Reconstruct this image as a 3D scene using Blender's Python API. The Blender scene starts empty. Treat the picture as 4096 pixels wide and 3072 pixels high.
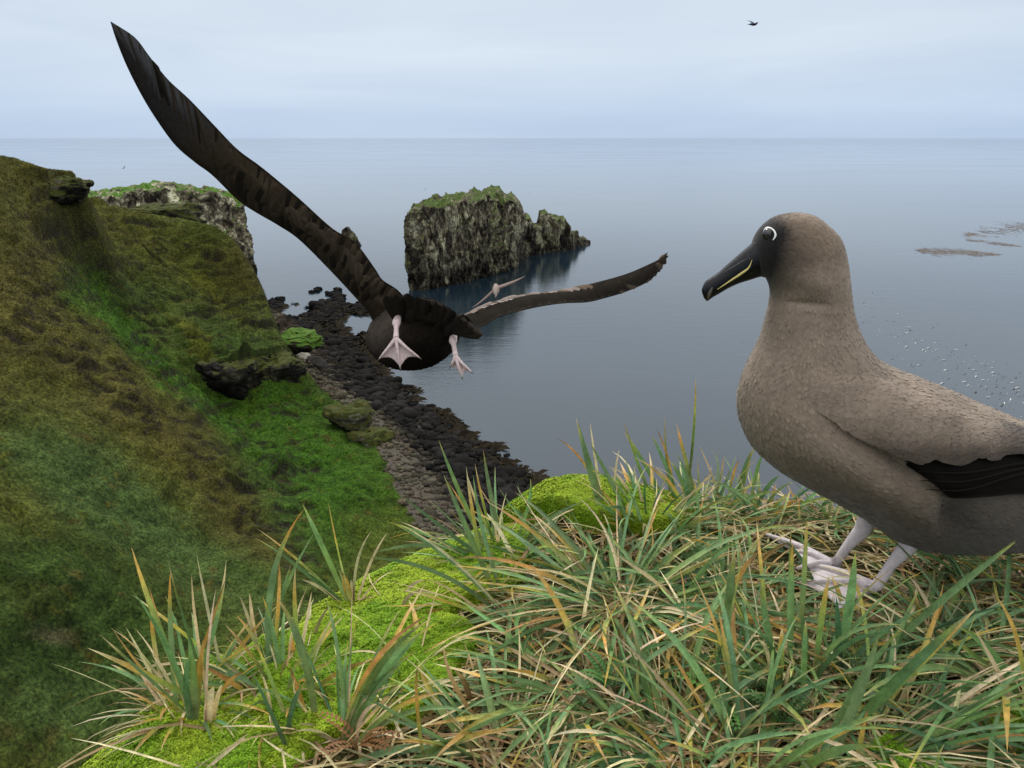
import bpy, math, random
import numpy as np
from mathutils import Vector, Matrix
from mathutils.bvhtree import BVHTree

random.seed(7); rng = np.random.default_rng(11)
scene = bpy.context.scene
COL = scene.collection

# ------------------------------------------------------------------ camera
F = 3036.0                      # focal length in photo pixels (4096 wide)
PITCH = math.radians(18.0)
CP, SP = math.cos(PITCH), math.sin(PITCH)
cam_data = bpy.data.cameras.new('camera')
cam_data.sensor_width = 36.0
cam_data.lens = 36.0 * F / 4096.0
cam_data.clip_start = 0.05
cam_data.clip_end = 200000.0
cam_data.dof.use_dof = False
cam = bpy.data.objects.new('camera', cam_data); COL.objects.link(cam)
cam.location = (0, 0, 0)
cam.rotation_euler = (math.radians(90) - PITCH, 0, 0)
scene.camera = cam

# ------------------------------------------------------------------ light
SUN_AZ, SUN_EL = math.radians(-14), math.radians(50)   # azimuth from +Y towards +X
sd = Vector((math.sin(SUN_AZ)*math.cos(SUN_EL), math.cos(SUN_AZ)*math.cos(SUN_EL), math.sin(SUN_EL)))
sun_data = bpy.data.lights.new('sun', 'SUN')
sun_data.energy = 2.0; sun_data.angle = math.radians(14); sun_data.color = (1.0, 0.955, 0.88)
sun = bpy.data.objects.new('sun', sun_data); COL.objects.link(sun)
sun.rotation_euler = sd.to_track_quat('Z', 'Y').to_euler()

world = bpy.data.worlds.new('World'); scene.world = world; world.use_nodes = True
wn = world.node_tree; wn.nodes.clear()
def WN(t, **k):
    n = wn.nodes.new(t)
    for a, b in k.items(): setattr(n, a, b)
    return n
wo = WN('ShaderNodeOutputWorld'); bgn = WN('ShaderNodeBackground')
sky = WN('ShaderNodeTexSky', sky_type='NISHITA'); sky.sun_disc = False
sky.sun_elevation = SUN_EL; sky.sun_rotation = SUN_AZ % (2*math.pi); sky.air_density = 1.0; sky.dust_density = 2.0
tc = WN('ShaderNodeTexCoord'); sep = WN('ShaderNodeSeparateXYZ')
wn.links.new(tc.outputs['Generated'], sep.inputs[0])
ramp = WN('ShaderNodeValToRGB')                     # stratus colour by height above the horizon
wn.links.new(sep.outputs['Z'], ramp.inputs[0])
el = ramp.color_ramp.elements
el[0].position = 0.0; el[0].color = (0.53, 0.67, 0.87, 1)
el[1].position = 1.0; el[1].color = (1.7, 1.72, 1.75, 1)
for p, c in ((0.035, (0.56, 0.70, 0.90, 1)), (0.10, (0.66, 0.77, 0.91, 1)), (0.20, (0.64, 0.735, 0.85, 1)), (0.45, (1.15, 1.2, 1.27, 1))):
    e = el.new(p); e.color = c
mp = WN('ShaderNodeMapping'); mp.inputs['Scale'].default_value = (1.3, 1.3, 11.0)
wn.links.new(tc.outputs['Generated'], mp.inputs[0])
cn = WN('ShaderNodeTexNoise'); cn.inputs['Scale'].default_value = 1.6; cn.inputs['Detail'].default_value = 6; cn.inputs['Roughness'].default_value = 0.5; cn.inputs['Distortion'].default_value = 0.4
wn.links.new(mp.outputs[0], cn.inputs['Vector'])
cr = WN('ShaderNodeValToRGB'); wn.links.new(cn.outputs['Fac'], cr.inputs[0])
cr.color_ramp.elements[0].position = 0.34; cr.color_ramp.elements[0].color = (0.935, 0.945, 0.96, 1)
cr.color_ramp.elements[1].position = 0.66; cr.color_ramp.elements[1].color = (1.08, 1.055, 1.02, 1)
mul = WN('ShaderNodeMix', data_type='RGBA', blend_type='MULTIPLY'); mul.inputs['Factor'].default_value = 1.0
wn.links.new(ramp.outputs[0], mul.inputs['A']); wn.links.new(cr.outputs[0], mul.inputs['B'])
skm = WN('ShaderNodeMix', data_type='RGBA', blend_type='MULTIPLY'); skm.inputs['Factor'].default_value = 1.0
skm.inputs['B'].default_value = (0.085, 0.085, 0.085, 1)
wn.links.new(sky.outputs[0], skm.inputs['A'])
mix = WN('ShaderNodeMix', data_type='RGBA'); mix.inputs['Factor'].default_value = 0.92   # the cloud sheet covers most of the blue
wn.links.new(skm.outputs['Result'], mix.inputs['A']); wn.links.new(mul.outputs['Result'], mix.inputs['B'])
wn.links.new(mix.outputs['Result'], bgn.inputs['Color']); bgn.inputs['Strength'].default_value = 1.0
wn.links.new(bgn.outputs[0], wo.inputs[0])

scene.view_settings.view_transform = 'Standard'; scene.view_settings.look = 'None'
scene.view_settings.exposure = 0.0; scene.view_settings.gamma = 1.0
scene.view_settings.use_curve_mapping = False
scene.cycles.use_denoising = True
scene.cycles.max_bounces = 6; scene.cycles.diffuse_bounces = 3; scene.cycles.transparent_max_bounces = 6

# ------------------------------------------------------------------ helpers
SEA = -45.0
def ray(px, py):
    dx = (px - 2048.0) / F; dy = -(py - 1536.0) / F
    return np.array([dx, CP + dy*SP, -SP + dy*CP])
def at_y(px, py, Y):
    r = ray(px, py); return r * (Y / r[1])
def at_z(px, py, z):
    r = ray(px, py); return r * (z / r[2])
def to_px(P):
    P = np.atleast_2d(P); d = P[:, 1]*CP - P[:, 2]*SP; u = P[:, 1]*SP + P[:, 2]*CP
    d = np.maximum(d, 1e-3)
    return 2048 + F*P[:, 0]/d, 1536 - F*u/d

def tag(o, label=None, cat=None, group=None, kind=None):
    if label: o['label'] = label
    if cat: o['category'] = cat
    if group: o['group'] = group
    if kind: o['kind'] = kind
    return o
def empty(name, loc=(0, 0, 0)):
    o = bpy.data.objects.new(name, None); COL.objects.link(o); o.location = loc; o.empty_display_size = 0.1
    return o
def mesh_data(name, V, Fc, mat=None, smooth=True, col=None):
    me = bpy.data.meshes.new(name)
    V = np.asarray(V, dtype=np.float32)
    if isinstance(Fc, np.ndarray):
        n, k = Fc.shape
        me.vertices.add(len(V)); me.vertices.foreach_set('co', V.ravel())
        me.loops.add(n*k); me.loops.foreach_set('vertex_index', Fc.astype(np.int32).ravel())
        me.polygons.add(n); me.polygons.foreach_set('loop_start', np.arange(0, n*k, k, dtype=np.int32))
        me.update(calc_edges=True)
    else:
        me.from_pydata(V.tolist(), [], Fc); me.update()
    if smooth: me.polygons.foreach_set('use_smooth', np.ones(len(me.polygons), dtype=bool))
    if col is not None:
        a = me.color_attributes.new('Col', 'FLOAT_COLOR', 'POINT')
        c = np.ones((len(V), 4), dtype=np.float32); c[:, :3] = col; a.data.foreach_set('color', c.ravel())
    if mat: me.materials.append(mat)
    return me
def obj(name, me, parent=None):
    o = bpy.data.objects.new(name, me); COL.objects.link(o)
    if parent: 
        o.parent = parent
        o.matrix_parent_inverse = Matrix.Translation(-Vector(parent.location))
    return o
def make(name, V, Fc, mat=None, parent=None, smooth=True, col=None):
    return obj(name, mesh_data(name, V, Fc, mat, smooth, col), parent)
def grid_faces(nr, nc, wrap=False):
    r = np.arange(nr-1)[:, None]; c = np.arange(nc if wrap else nc-1)[None, :]
    c2 = (c+1) % nc
    return np.stack([r*nc+c, r*nc+c2, (r+1)*nc+c2, (r+1)*nc+c], -1).reshape(-1, 4)
def catmull(P, n):
    P = np.asarray(P, float); m = len(P)
    d = np.r_[0, np.cumsum(np.linalg.norm(np.diff(P, axis=0), axis=1))]; d /= d[-1]
    # index-uniform resampling weighted by length
    t = np.interp(np.linspace(0, 1, n), d, np.arange(m))
    i = np.minimum(t.astype(int), m-2); f = (t - i)[:, None]
    Q = np.vstack([2*P[0]-P[1], P, 2*P[-1]-P[-2]])
    p0, p1, p2, p3 = Q[i], Q[i+1], Q[i+2], Q[i+3]
    return 0.5*((2*p1) + (-p0+p2)*f + (2*p0-5*p1+4*p2-p3)*f**2 + (-p0+3*p1-3*p2+p3)*f**3)
def tube(P, R, n=10, m=None, cap=True, flat=1.0):
    P = np.asarray(P, float); R = np.asarray(R, float).reshape(len(P), -1)
    if m: A = catmull(np.hstack([P, R]), m); P, R = A[:, :3], A[:, 3:]
    T = np.gradient(P, axis=0); T /= np.linalg.norm(T, axis=1)[:, None] + 1e-12
    up = np.array([0.13, 0.2, 1.0]) if abs(T[:, 2]).mean() < 0.8 else np.array([1.0, 0.2, 0.1])
    N1 = np.cross(T, up); N1 /= np.linalg.norm(N1, axis=1)[:, None]; N2 = np.cross(N1, T)
    a = np.linspace(0, 2*np.pi, n, endpoint=False)
    V = P[:, None] + R[:, :1, None]*(np.cos(a)[None, :, None]*N1[:, None] + flat*np.sin(a)[None, :, None]*N2[:, None])
    V = V.reshape(-1, 3); Fc = grid_faces(len(P), n, True).tolist()
    if cap:
        V = np.vstack([V, P[0], P[-1]]); b = len(V)-2
        Fc += [[b, (i+1) % n, i] for i in range(n)] + [[b+1, (len(P)-1)*n+i, (len(P)-1)*n+(i+1) % n] for i in range(n)]
    return V, Fc
def join(parts):
    Vs, Fs, o = [], [], 0
    for V, Fc in parts:
        Vs.append(np.asarray(V)); Fs += [[i+o for i in f] for f in (Fc.tolist() if isinstance(Fc, np.ndarray) else Fc)]; o += len(V)
    return np.vstack(Vs), Fs

# gradient noise, vectorised
def _h(ix, iy, iz, s):
    h = (ix.astype(np.int64)*374761393 + iy.astype(np.int64)*668265263 + iz.astype(np.int64)*2147483647 + s*974634777) & 0xffffffff
    h = ((h ^ (h >> 13)) * 1274126177) & 0xffffffff
    h = ((h ^ (h >> 15)) * 2246822519) & 0xffffffff
    return h ^ (h >> 16)
def noise3(P, s=0):
    P = np.asarray(P, float); i = np.floor(P).astype(np.int64); f = P - i
    u = f*f*f*(f*(f*6-15)+10); out = 0
    for cx in (0, 1):
        for cy in (0, 1):
            for cz in (0, 1):
                h = _h(i[:, 0]+cx, i[:, 1]+cy, i[:, 2]+cz, s)
                gx = ((h & 1023)/511.5-1); gy = (((h >> 10) & 1023)/511.5-1); gz = (((h >> 20) & 1023)/511.5-1)
                d = gx*(f[:, 0]-cx) + gy*(f[:, 1]-cy) + gz*(f[:, 2]-cz)
                w = (u[:, 0] if cx else 1-u[:, 0])*(u[:, 1] if cy else 1-u[:, 1])*(u[:, 2] if cz else 1-u[:, 2])
                out = out + w*d
    return out
def fbm(P, octv=4, s=0, gain=0.5):
    P = np.asarray(P, float); a, t = 1.0, 0
    for k in range(octv):
        t = t + a*noise3(P*(2.03**k) + 17.3*k, s+k); a *= gain
    return t
def ridged(P, octv=4, s=0, gain=0.5):
    P = np.asarray(P, float); a, t = 1.0, 0
    for k in range(octv):
        t = t + a*(1-2.2*np.abs(noise3(P*(2.1**k) + 9.1*k, s+k))); a *= gain
    return t
def rand_cells(P, s=0):
    i = np.floor(P).astype(np.int64); return (_h(i[:, 0], i[:, 1], i[:, 2], s) & 65535)/65535.0
def sstep(a, b, x):
    t = np.clip((x-a)/(b-a), 0, 1); return t*t*(3-2*t)
def srgb(r, g, b):
    f = lambda c: ((c/255+0.055)/1.055)**2.4 if c > 10 else c/255/12.92
    return np.array([f(r), f(g), f(b)])

# ------------------------------------------------------------------ materials
class M:
    def __init__(s, name, rough=0.7, base=(0.2, 0.2, 0.2), spec=0.3):
        s.m = bpy.data.materials.new(name); s.m.use_nodes = True; s.nt = s.m.node_tree
        s.b = s.nt.nodes['Principled BSDF']; s.b.inputs['Roughness'].default_value = rough
        s.b.inputs['Base Color'].default_value = (*base, 1); s.b.inputs['Specular IOR Level'].default_value = spec
        s.out = s.nt.nodes['Material Output']
    def n(s, t, **k):
        n = s.nt.nodes.new(t)
        for a, b in k.items(): setattr(n, a, b)
        return n
    def l(s, a, b): s.nt.links.new(a, b)
    def attr(s, name='Col'):
        return s.n('ShaderNodeAttribute', attribute_name=name).outputs['Color']
    def coord(s, kind='Object', scale=(1, 1, 1), rot=(0, 0, 0)):
        t = s.n('ShaderNodeTexCoord'); m = s.n('ShaderNodeMapping'); s.l(t.outputs[kind], m.inputs[0])
        m.inputs['Scale'].default_value = scale; m.inputs['Rotation'].default_value = rot
        return m.outputs[0]
    def noise(s, vec, scale, detail=4, rough=0.55, dist=0.0):
        n = s.n('ShaderNodeTexNoise'); s.l(vec, n.inputs['Vector'])
        n.inputs['Scale'].default_value = scale; n.inputs['Detail'].default_value = detail
        n.inputs['Roughness'].default_value = rough; n.inputs['Distortion'].default_value = dist
        return n.outputs['Fac']
    def ramp(s, fac, stops):
        r = s.n('ShaderNodeValToRGB'); s.l(fac, r.inputs[0]); e = r.color_ramp.elements
        e[0].position, e[0].color = stops[0][0], (*stops[0][1], 1); e[1].position, e[1].color = stops[-1][0], (*stops[-1][1], 1)
        for p, c in stops[1:-1]:
            x = e.new(p); x.color = (*c, 1)
        return r.outputs[0]
    def mix(s, fac, a, b, blend='MIX'):
        n = s.n('ShaderNodeMix', data_type='RGBA', blend_type=blend)
        for v, k in ((fac, 'Factor'), (a, 'A'), (b, 'B')):
            if hasattr(v, 'links') or hasattr(v, 'is_linked'): s.l(v, n.inputs[k])
            elif k == 'Factor': n.inputs[k].default_value = v
            else: n.inputs[k].default_value = (*v, 1)
        return n.outputs['Result']
    def math(s, op, a, b=0.0, clamp=False):
        n = s.n('ShaderNodeMath', operation=op, use_clamp=clamp)
        for i, v in enumerate((a, b)):
            if hasattr(v, 'is_linked'): s.l(v, n.inputs[i])
            else: n.inputs[i].default_value = v
        return n.outputs[0]
    def bump(s, h, strength=0.5, dist=0.01, prev=None):
        n = s.n('ShaderNodeBump'); s.l(h, n.inputs['Height']); n.inputs['Strength'].default_value = strength
        n.inputs['Distance'].default_value = dist
        if prev: s.l(prev, n.inputs['Normal'])
        s.l(n.outputs[0], s.b.inputs['Normal']); return n.outputs[0]
    def base(s, c): s.l(c, s.b.inputs['Base Color'])
# ================================================================== SEA
m = M('sea_water', rough=0.10, base=(0.012, 0.035, 0.048), spec=0.5)
m.b.inputs['IOR'].default_value = 1.6
v = m.coord('Object')
vs = m.coord('Object', scale=(0.35, 1.0, 1.0), rot=(0, 0, math.radians(14)))
big = m.noise(vs, 0.012, 5, 0.55, 0.6)                   # slicks and wind lanes
m.base(m.ramp(big, [(0.35, (0.006, 0.016, 0.025)), (0.65, (0.013, 0.026, 0.036))]))
rr = m.n('ShaderNodeMapRange'); m.l(big, rr.inputs['Value']); rr.inputs['From Min'].default_value = 0.35; rr.inputs['From Max'].default_value = 0.65
rr.inputs['To Min'].default_value = 0.03; rr.inputs['To Max'].default_value = 0.09; m.l(rr.outputs[0], m.b.inputs['Roughness'])
w1 = m.noise(vs, 0.30, 3, 0.5, 0.3); w2 = m.noise(vs, 1.3, 4, 0.55, 0.2); w3 = m.noise(vs, 5.0, 3, 0.5)
gp = m.n('ShaderNodeNewGeometry'); vl = m.n('ShaderNodeVectorMath', operation='LENGTH'); m.l(gp.outputs['Position'], vl.inputs[0])
fall = m.math('DIVIDE', 1.0, m.math('ADD', 1.0, m.math('DIVIDE', vl.outputs['Value'], 420.0)))   # far out the waves are too small to tell apart
b = m.bump(w1, 0.20, 0.28)
for wv_, d_ in ((w2, 0.11), (w3, 0.040)): b = m.bump(wv_, 0.36, d_, b)
for n_ in m.nt.nodes:
    if n_.type == 'BUMP': m.l(m.math('MULTIPLY', fall, n_.inputs['Strength'].default_value), n_.inputs['Strength'])
M_sea = m.m
R = 60000.0
rings = np.r_[0, np.geomspace(60, R, 22)]
ang = np.linspace(0, 2*np.pi, 96, endpoint=False)
V = np.array([[r*math.cos(a), r*math.sin(a), SEA] for r in rings for a in ang])
tag(make('sea', V, grid_faces(len(rings), 96, True), M_sea, smooth=False), kind='structure')

# ================================================================== HILLSIDE height field
# control points: photo pixel and distance along y, so that every spur stands where it is seen
CP_ = [  # px, py, Y
 (0,655,110),(120,682,114),(190,705,116),(0,760,126),(150,790,130),(300,830,134),(60,720,120),(900,1000,160),(760,960,162),(600,905,160),(1000,1140,153),(1065,1240,146),(450,850,150),(290,690,120),(330,770,124),(400,800,135),(560,850,145),(720,880,148),(860,905,147),(940,960,146),
 (1000,1050,143),(1050,1150,139),(1080,1250,135),(1120,1340,129),(1130,1410,124),
 (0,800,103),(0,1000,95),(0,1200,85),(0,1400,75),(0,1600,67),(0,1800,60),(0,2100,52),(0,2400,45),(0,2750,39),(0,3072,35),
 (150,760,113),(180,900,110),(200,1000,106),(120,1150,92),(300,1250,93),(450,1400,91),(600,1500,88),(750,1680,83),(900,1850,78),(960,2000,74),(1000,2150,66.6),
 (330,1000,118),(450,950,128),(600,1000,134),(500,1100,124),(300,1080,110),(420,1230,108),(560,1370,104),(700,1500,101),(830,1620,99),
 (700,1150,129),(850,1150,134),(750,1300,121),(900,1300,127),(1000,1250,132),(850,1400,119),(980,1420,121),(1060,1400,123),
 (860,1490,116),(1000,1480,117),(1140,1450,120),
 (880,1610,113),(1010,1600,113),(1150,1570,116),
 (1000,1700,106),(1100,1800,100),(950,1750,98),(1250,1700,105),(1200,1950,80.8),(1050,1900,81),(1350,1900,88),(1150,2150,69),(1350,2100,73.6),
 (200,1600,72),(400,1700,72),(600,1900,69),(800,2150,65),(250,1900,61),(500,2200,57),(700,2400,53),(950,2350,57.7),(1200,2400,56.6),
 (300,2400,48),(500,2700,45),(250,2900,39),(700,2850,40.8),(900,2800,42),(500,3072,39),(1300,2700,47),(1500,2500,55),
]
CW_ = [  # px, py, z: points whose level is known (toe of the slope, shore)
 (1760,2250,-42.5),(1640,2050,-42.4),(1560,1900,-42.4),(1500,1750,-42.4),(1400,1640,-42.4),(1250,1520,-42.4),(1200,1440,-42.5),
 (2150,2000,-45),(1990,1870,-45),(1870,1770,-45),(1700,1620,-45),(1590,1540,-45),(1480,1440,-45),(1380,1370,-45),(1320,1290,-45),(1200,1190,-45.0),(1100,1120,-45.0),
]
pts = [at_y(*p) for p in CP_] + [at_z(*p) for p in CW_]
pts += [np.array(p, float) for p in [
  (-85,118,-5),(-100,130,-9),(-76,114,-4),(-78,150,-14),(-84,170,-24),(-62,166,-34),(-54,166,-42),(-48,158,-45.5),(-45,148,-45),(-66,185,-45),(-95,190,-40),(-110,160,-14),(-120,120,-10),(-100,90,-6),(-80,60,-12),(-60,35,-18),(-70,20,-18),(-120,60,-8),
  (-110,190,-32),(10,150,-48),(15,188,-49),(-15,186,-49),(20,120,-48),(10,80,-46.2),(0,100,-47),(-10,125,-48),(-25,150,-48),(-50,190,-48),(-75,230,-48),(15,60,-45.6),(20,40,-44.5),(0,20,-38),(-20,18,-36),(10,20,-40),(-5,45,-42),(-35,20,-26)]]
pts = np.array(pts)
S = 50.0
XY = pts[:, :2]/S
def tps(r2): return np.where(r2 > 1e-12, 0.5*r2*np.log(np.maximum(r2, 1e-12)), 0)
K = tps(((XY[:, None]-XY[None])**2).sum(-1)) + np.eye(len(XY))*2e-4
Pm = np.c_[np.ones(len(XY)), XY]
A = np.block([[K, Pm], [Pm.T, np.zeros((3, 3))]])
sol = np.linalg.solve(A, np.r_[pts[:, 2], 0, 0, 0]); Wt, Ct = sol[:-3], sol[-3:]
def hill0(x, y):
    q = np.c_[x, y]/S; out = np.empty(len(q))
    for a in range(0, len(q), 40000):
        s_ = q[a:a+40000]; r2 = ((s_[:, None]-XY[None])**2).sum(-1)
        out[a:a+40000] = tps(r2)@Wt + Ct[0] + s_@Ct[1:]
    return out
# beach polygon in plan
land_edge = [at_z(px, py, -42.4)[:2] for px, py in [(1900,2500),(1760,2250),(1640,2050),(1560,1900),(1500,1750),(1400,1640),(1250,1520),(1200,1440),(1120,1330),(1060,1200)]]
land_edge = np.array(land_edge)
def edge_x(y):   # x of the landward edge at y
    o = np.argsort(land_edge[:, 1]); return np.interp(y, land_edge[o, 1], land_edge[o, 0])
water_edge = np.array([at_z(px, py, SEA)[:2] for px, py in [(2600,2500),(2240,2060),(2150,2000),(2060,1935),(1960,1850),(1860,1775),(1740,1700),(1640,1625),(1545,1560),(1490,1500),(1420,1440),(1330,1385),(1270,1330),(1210,1280),(1150,1200)]])
def water_x(y):
    o = np.argsort(water_edge[:, 1]); return np.interp(y, water_edge[o, 1], water_edge[o, 0])
x0, x1, y0, y1, st = -104.0, 20.0, 22.0, 192.0, 0.22
gx = np.arange(x0, x1, st); gy = np.arange(y0, y1, st)
GX, GY = np.meshgrid(gx, gy); X, Y = GX.ravel(), GY.ravel()
Z0 = hill0(X, Y)
Z0 = np.maximum(Z0, -52)
ex_, wx_ = edge_x(Y), water_x(Y)+3.0*fbm(np.c_[X, Y, 0*X]/7.0, 3, 52); tb = (X-ex_)/np.maximum(wx_-ex_, 3.0)
zb = -42.4-2.6*np.clip(tb, 0, 1)-3.5*sstep(1.0, 2.2, tb)-1.0*np.clip(tb-1, 0, 0.3)
zb = np.where(tb < 0, -42.4, zb)
wB = sstep(-5.0, 0.5, X-ex_)
Z0 = np.where(X < ex_+2, np.maximum(Z0, -42.6+0.10*np.clip(ex_-X, 0, 20)), Z0)*(1-wB)+zb*wB
P2 = np.c_[X, Y, Z0*0.6]
beachness = sstep(-1.5, 1.5, X - edge_x(Y) + 2.0*noise3(np.c_[X, Y, 0*X]*0.25, 5))
hillness = 1-beachness
# relief: spurs, tussock clumps, little terraces across the slope, ledges
rel = 1.5*fbm(P2/11.0, 3, 21) + 0.8*fbm(P2*[0.45, 0.45, 1.4]/1.6, 3, 31) - 0.55*np.abs(noise3(P2/2.3, 35)) - 0.42*np.abs(noise3(P2*[1,1,2.0]/0.95, 36)) + 0.1
led = ridged(P2*[0.06, 0.06, 0.35], 3, 41)
Z = Z0 + hillness*(rel + 0.5*np.clip(led-0.7, 0, 1)*sstep(-42, -34, Z0)) + beachness*(0.25+0.75*sstep(115, 135, Y))*fbm(P2/3.0, 3, 51)
# terracettes
tz = Z0*0.9 + 1.5*noise3(P2/9, 61)
fr_ = tz-np.floor(tz); Z += hillness*0.55*(sstep(0.0, 0.75, fr_)-sstep(0.75, 1.0, fr_)-0.5)*sstep(-0.25, 0.35, noise3(P2/12, 62))
# broken ledges: the turf bulges and stops short, bare peat and rock, darkened with painted shade, show under the lip
LEDGES = [(140,905,400,935,3.2),(300,1045,440,1068,1.6),(444,1070,540,1050,1.1),(195,742,300,752,1.6),(815,1012,890,1028,1.5),(845,1505,1000,1475,3.6),(985,1478,1190,1405,3.4),
 (780,1682,860,1652,1.5),(900,1930,1030,1975,1.3),(480,1590,560,1622,1.0),(560,1700,660,1740,1.0),(120,820,230,830,1.4),(500,880,660,900,1.3),(640,1180,720,1195,.8),(330,1200,420,1190,.9),(1440,1660,1500,1690,1.5),(700,960,760,975,.8),(20,1330,130,1360,1.0),(190,1420,300,1440,.9)]
rl = np.random.default_rng(44)
for k in range(420):
    a, b_ = 60+1150*rl.random(), 800+1500*rl.random()
    if b_ > 1250+0.9*a or b_ < 620+0.55*a: continue
    L_ = 30+110*rl.random(); LEDGES.append((a, b_, a+L_, b_+(0.12+0.25*rl.standard_normal())*L_, 0.30+0.75*rl.random()**1.5))
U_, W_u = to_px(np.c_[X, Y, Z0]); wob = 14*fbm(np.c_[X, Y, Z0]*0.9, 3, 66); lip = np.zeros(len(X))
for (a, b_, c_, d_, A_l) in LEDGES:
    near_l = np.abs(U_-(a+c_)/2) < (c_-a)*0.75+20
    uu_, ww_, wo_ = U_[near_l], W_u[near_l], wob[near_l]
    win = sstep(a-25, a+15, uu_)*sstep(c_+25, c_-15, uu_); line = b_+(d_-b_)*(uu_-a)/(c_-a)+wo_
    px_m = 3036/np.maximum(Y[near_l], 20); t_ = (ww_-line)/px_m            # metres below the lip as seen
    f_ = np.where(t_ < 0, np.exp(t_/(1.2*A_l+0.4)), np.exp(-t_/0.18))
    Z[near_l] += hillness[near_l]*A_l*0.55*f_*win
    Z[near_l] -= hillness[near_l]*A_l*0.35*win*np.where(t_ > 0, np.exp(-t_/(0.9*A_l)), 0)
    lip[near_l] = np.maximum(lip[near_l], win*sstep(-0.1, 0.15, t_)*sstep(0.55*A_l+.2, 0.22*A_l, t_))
# the crest line of the slope, worn down to the profile it has against the sea
crest = [(-400,600),(0,622),(60,632),(120,652),(180,672),(290,684),(310,735),(345,772),(400,792),(480,825),(560,850),(720,872),(860,905),(940,962),(1000,1050),(1050,1150),(1088,1260),(1130,1360),(1185,1425)]
Uc, _w = to_px(np.c_[X, Y, Z]); wc = np.interp(Uc, [c[0] for c in crest], [c[1] for c in crest]); dyc = -(wc-1536)/F
zc = Y*(-SP+dyc*CP)/(CP+dyc*SP)
cut = (Uc < 1185) & (hillness > 0.5) & (Y < 175)
Z = np.where(cut & (Z > zc), zc-0.25*np.minimum(Z-zc, 3)+0.22*fbm(np.c_[X, Y, 0*X]*0.9, 2, 68), Z)
Z = np.maximum(Z, -50)
nR, nC = GX.shape
Zg = Z.reshape(nR, nC)
def hill(x, y):
    fx = np.clip((np.asarray(x)-x0)/st, 0, nC-1.001); fy = np.clip((np.asarray(y)-y0)/st, 0, nR-1.001)
    ix, iy = fx.astype(int), fy.astype(int); a, b = fx-ix, fy-iy
    return (Zg[iy, ix]*(1-a)+Zg[iy, ix+1]*a)*(1-b) + (Zg[iy+1, ix]*(1-a)+Zg[iy+1, ix+1]*a)*b
# colours of the vegetation (what grows there)
G_DARK, G_MID, G_BRI = np.array([0.030, 0.060, 0.014]), np.array([0.060, 0.112, 0.024]), np.array([0.050, 0.140, 0.010])
G_BLUE, OLIVE, BROWN, YEL = np.array([0.082, 0.135, 0.042]), np.array([0.130, 0.125, 0.026]), np.array([0.112, 0.088, 0.026]), np.array([0.185, 0.175, 0.022])
ZONES = [ # px, py, rx, ry, angle deg, colour, weight
 (100,1150,260,380,20,BROWN,1.1),(450,1550,600,130,40,BROWN,1.2),(900,1950,320,90,52,BROWN,1.2),(250,1350,300,90,35,OLIVE,1.3),(650,1800,300,60,45,OLIVE,1.4),(60,1600,250,130,20,OLIVE,1.2),
 (300,780,250,130,20,OLIVE,1.0),(100,700,200,80,10,BROWN,0.8),(600,1000,330,120,35,OLIVE,1.1),(950,1100,140,220,40,BROWN,1.0),(850,1300,300,140,45,G_MID,1.0),
 (330,1180,90,90,30,G_BRI,1.8),(420,1230,200,60,48,G_BRI,1.2),(760,1560,260,32,42,G_BRI,2.2),(560,1380,220,40,42,G_BRI,1.8),
 (830,1400,220,30,52,YEL,1.8),(840,1170,160,26,42,YEL,1.5),(730,1320,120,20,48,YEL,1.2),(500,1070,160,26,40,YEL,0.6),
 (620,1180,260,50,38,G_BLUE,0.9),(450,1100,200,60,30,G_DARK,1.0),
 (1150,1750,330,180,40,G_BRI,1.7),(1350,2000,220,230,50,G_BRI,1.6),(1150,2020,260,120,40,G_MID,1.2),(1480,2150,150,120,50,OLIVE,0.9),
 (300,1900,420,130,32,G_BLUE,1.9),(650,2120,420,120,32,G_BLUE,1.9),(1100,2330,260,80,25,G_MID,1.2),(150,2250,330,140,22,G_MID,1.3),(1000,2180,250,70,40,BROWN,1.1),(700,2000,300,90,35,OLIVE,0.8),
 (200,2500,360,240,10,G_DARK,2.4),(250,2800,300,150,0,G_BLUE,1.1),(600,2600,300,200,20,G_MID,1.0),(60,2050,200,160,20,OLIVE,0.8),(150,2400,160,70,10,OLIVE,1.0),
 (220,2540,95,26,5,np.array([0.17,0.125,0.085]),3.0),
]
def veg_colour(P):
    u, w = to_px(P)
    u = u + 50*noise3(P*0.16, 71) + 24*noise3(P*0.7, 72); w = w + 50*noise3(P*0.16, 73) + 24*noise3(P*0.7, 74)
    acc = np.tile(OLIVE*0.5+G_MID*0.5, (len(P), 1))*0.35; tot = np.full(len(P), 0.35)
    for (cx, cy, rx, ry, an, c, wt) in ZONES:
        a = math.radians(an); dx, dy = u-cx, w-cy
        e = ((dx*math.cos(a)+dy*math.sin(a))/rx)**2 + ((-dx*math.sin(a)+dy*math.cos(a))/ry)**2
        k = wt*np.exp(-1.3*e); acc += k[:, None]*c; tot += k
    c = acc/tot[:, None]
    n1 = fbm(P*0.45, 3, 75); n2 = fbm(P*1.7, 2, 77)
    c = c*(1+0.75*n1+0.5*n2)[:, None].clip(0.35, 2)
    c = c + (sstep(0.25, 0.6, fbm(P*0.5+40, 3, 78))*0.7)[:, None]*(BROWN*1.1-c) + (sstep(0.32, 0.6, fbm(P*0.9+80, 3, 79))*0.6)[:, None]*(YEL*0.8-c)
    return np.maximum(c*[0.52, 0.54, 0.50], 0.003)
Pv = np.c_[X, Y, Z]
C = veg_colour(Pv)
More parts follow.
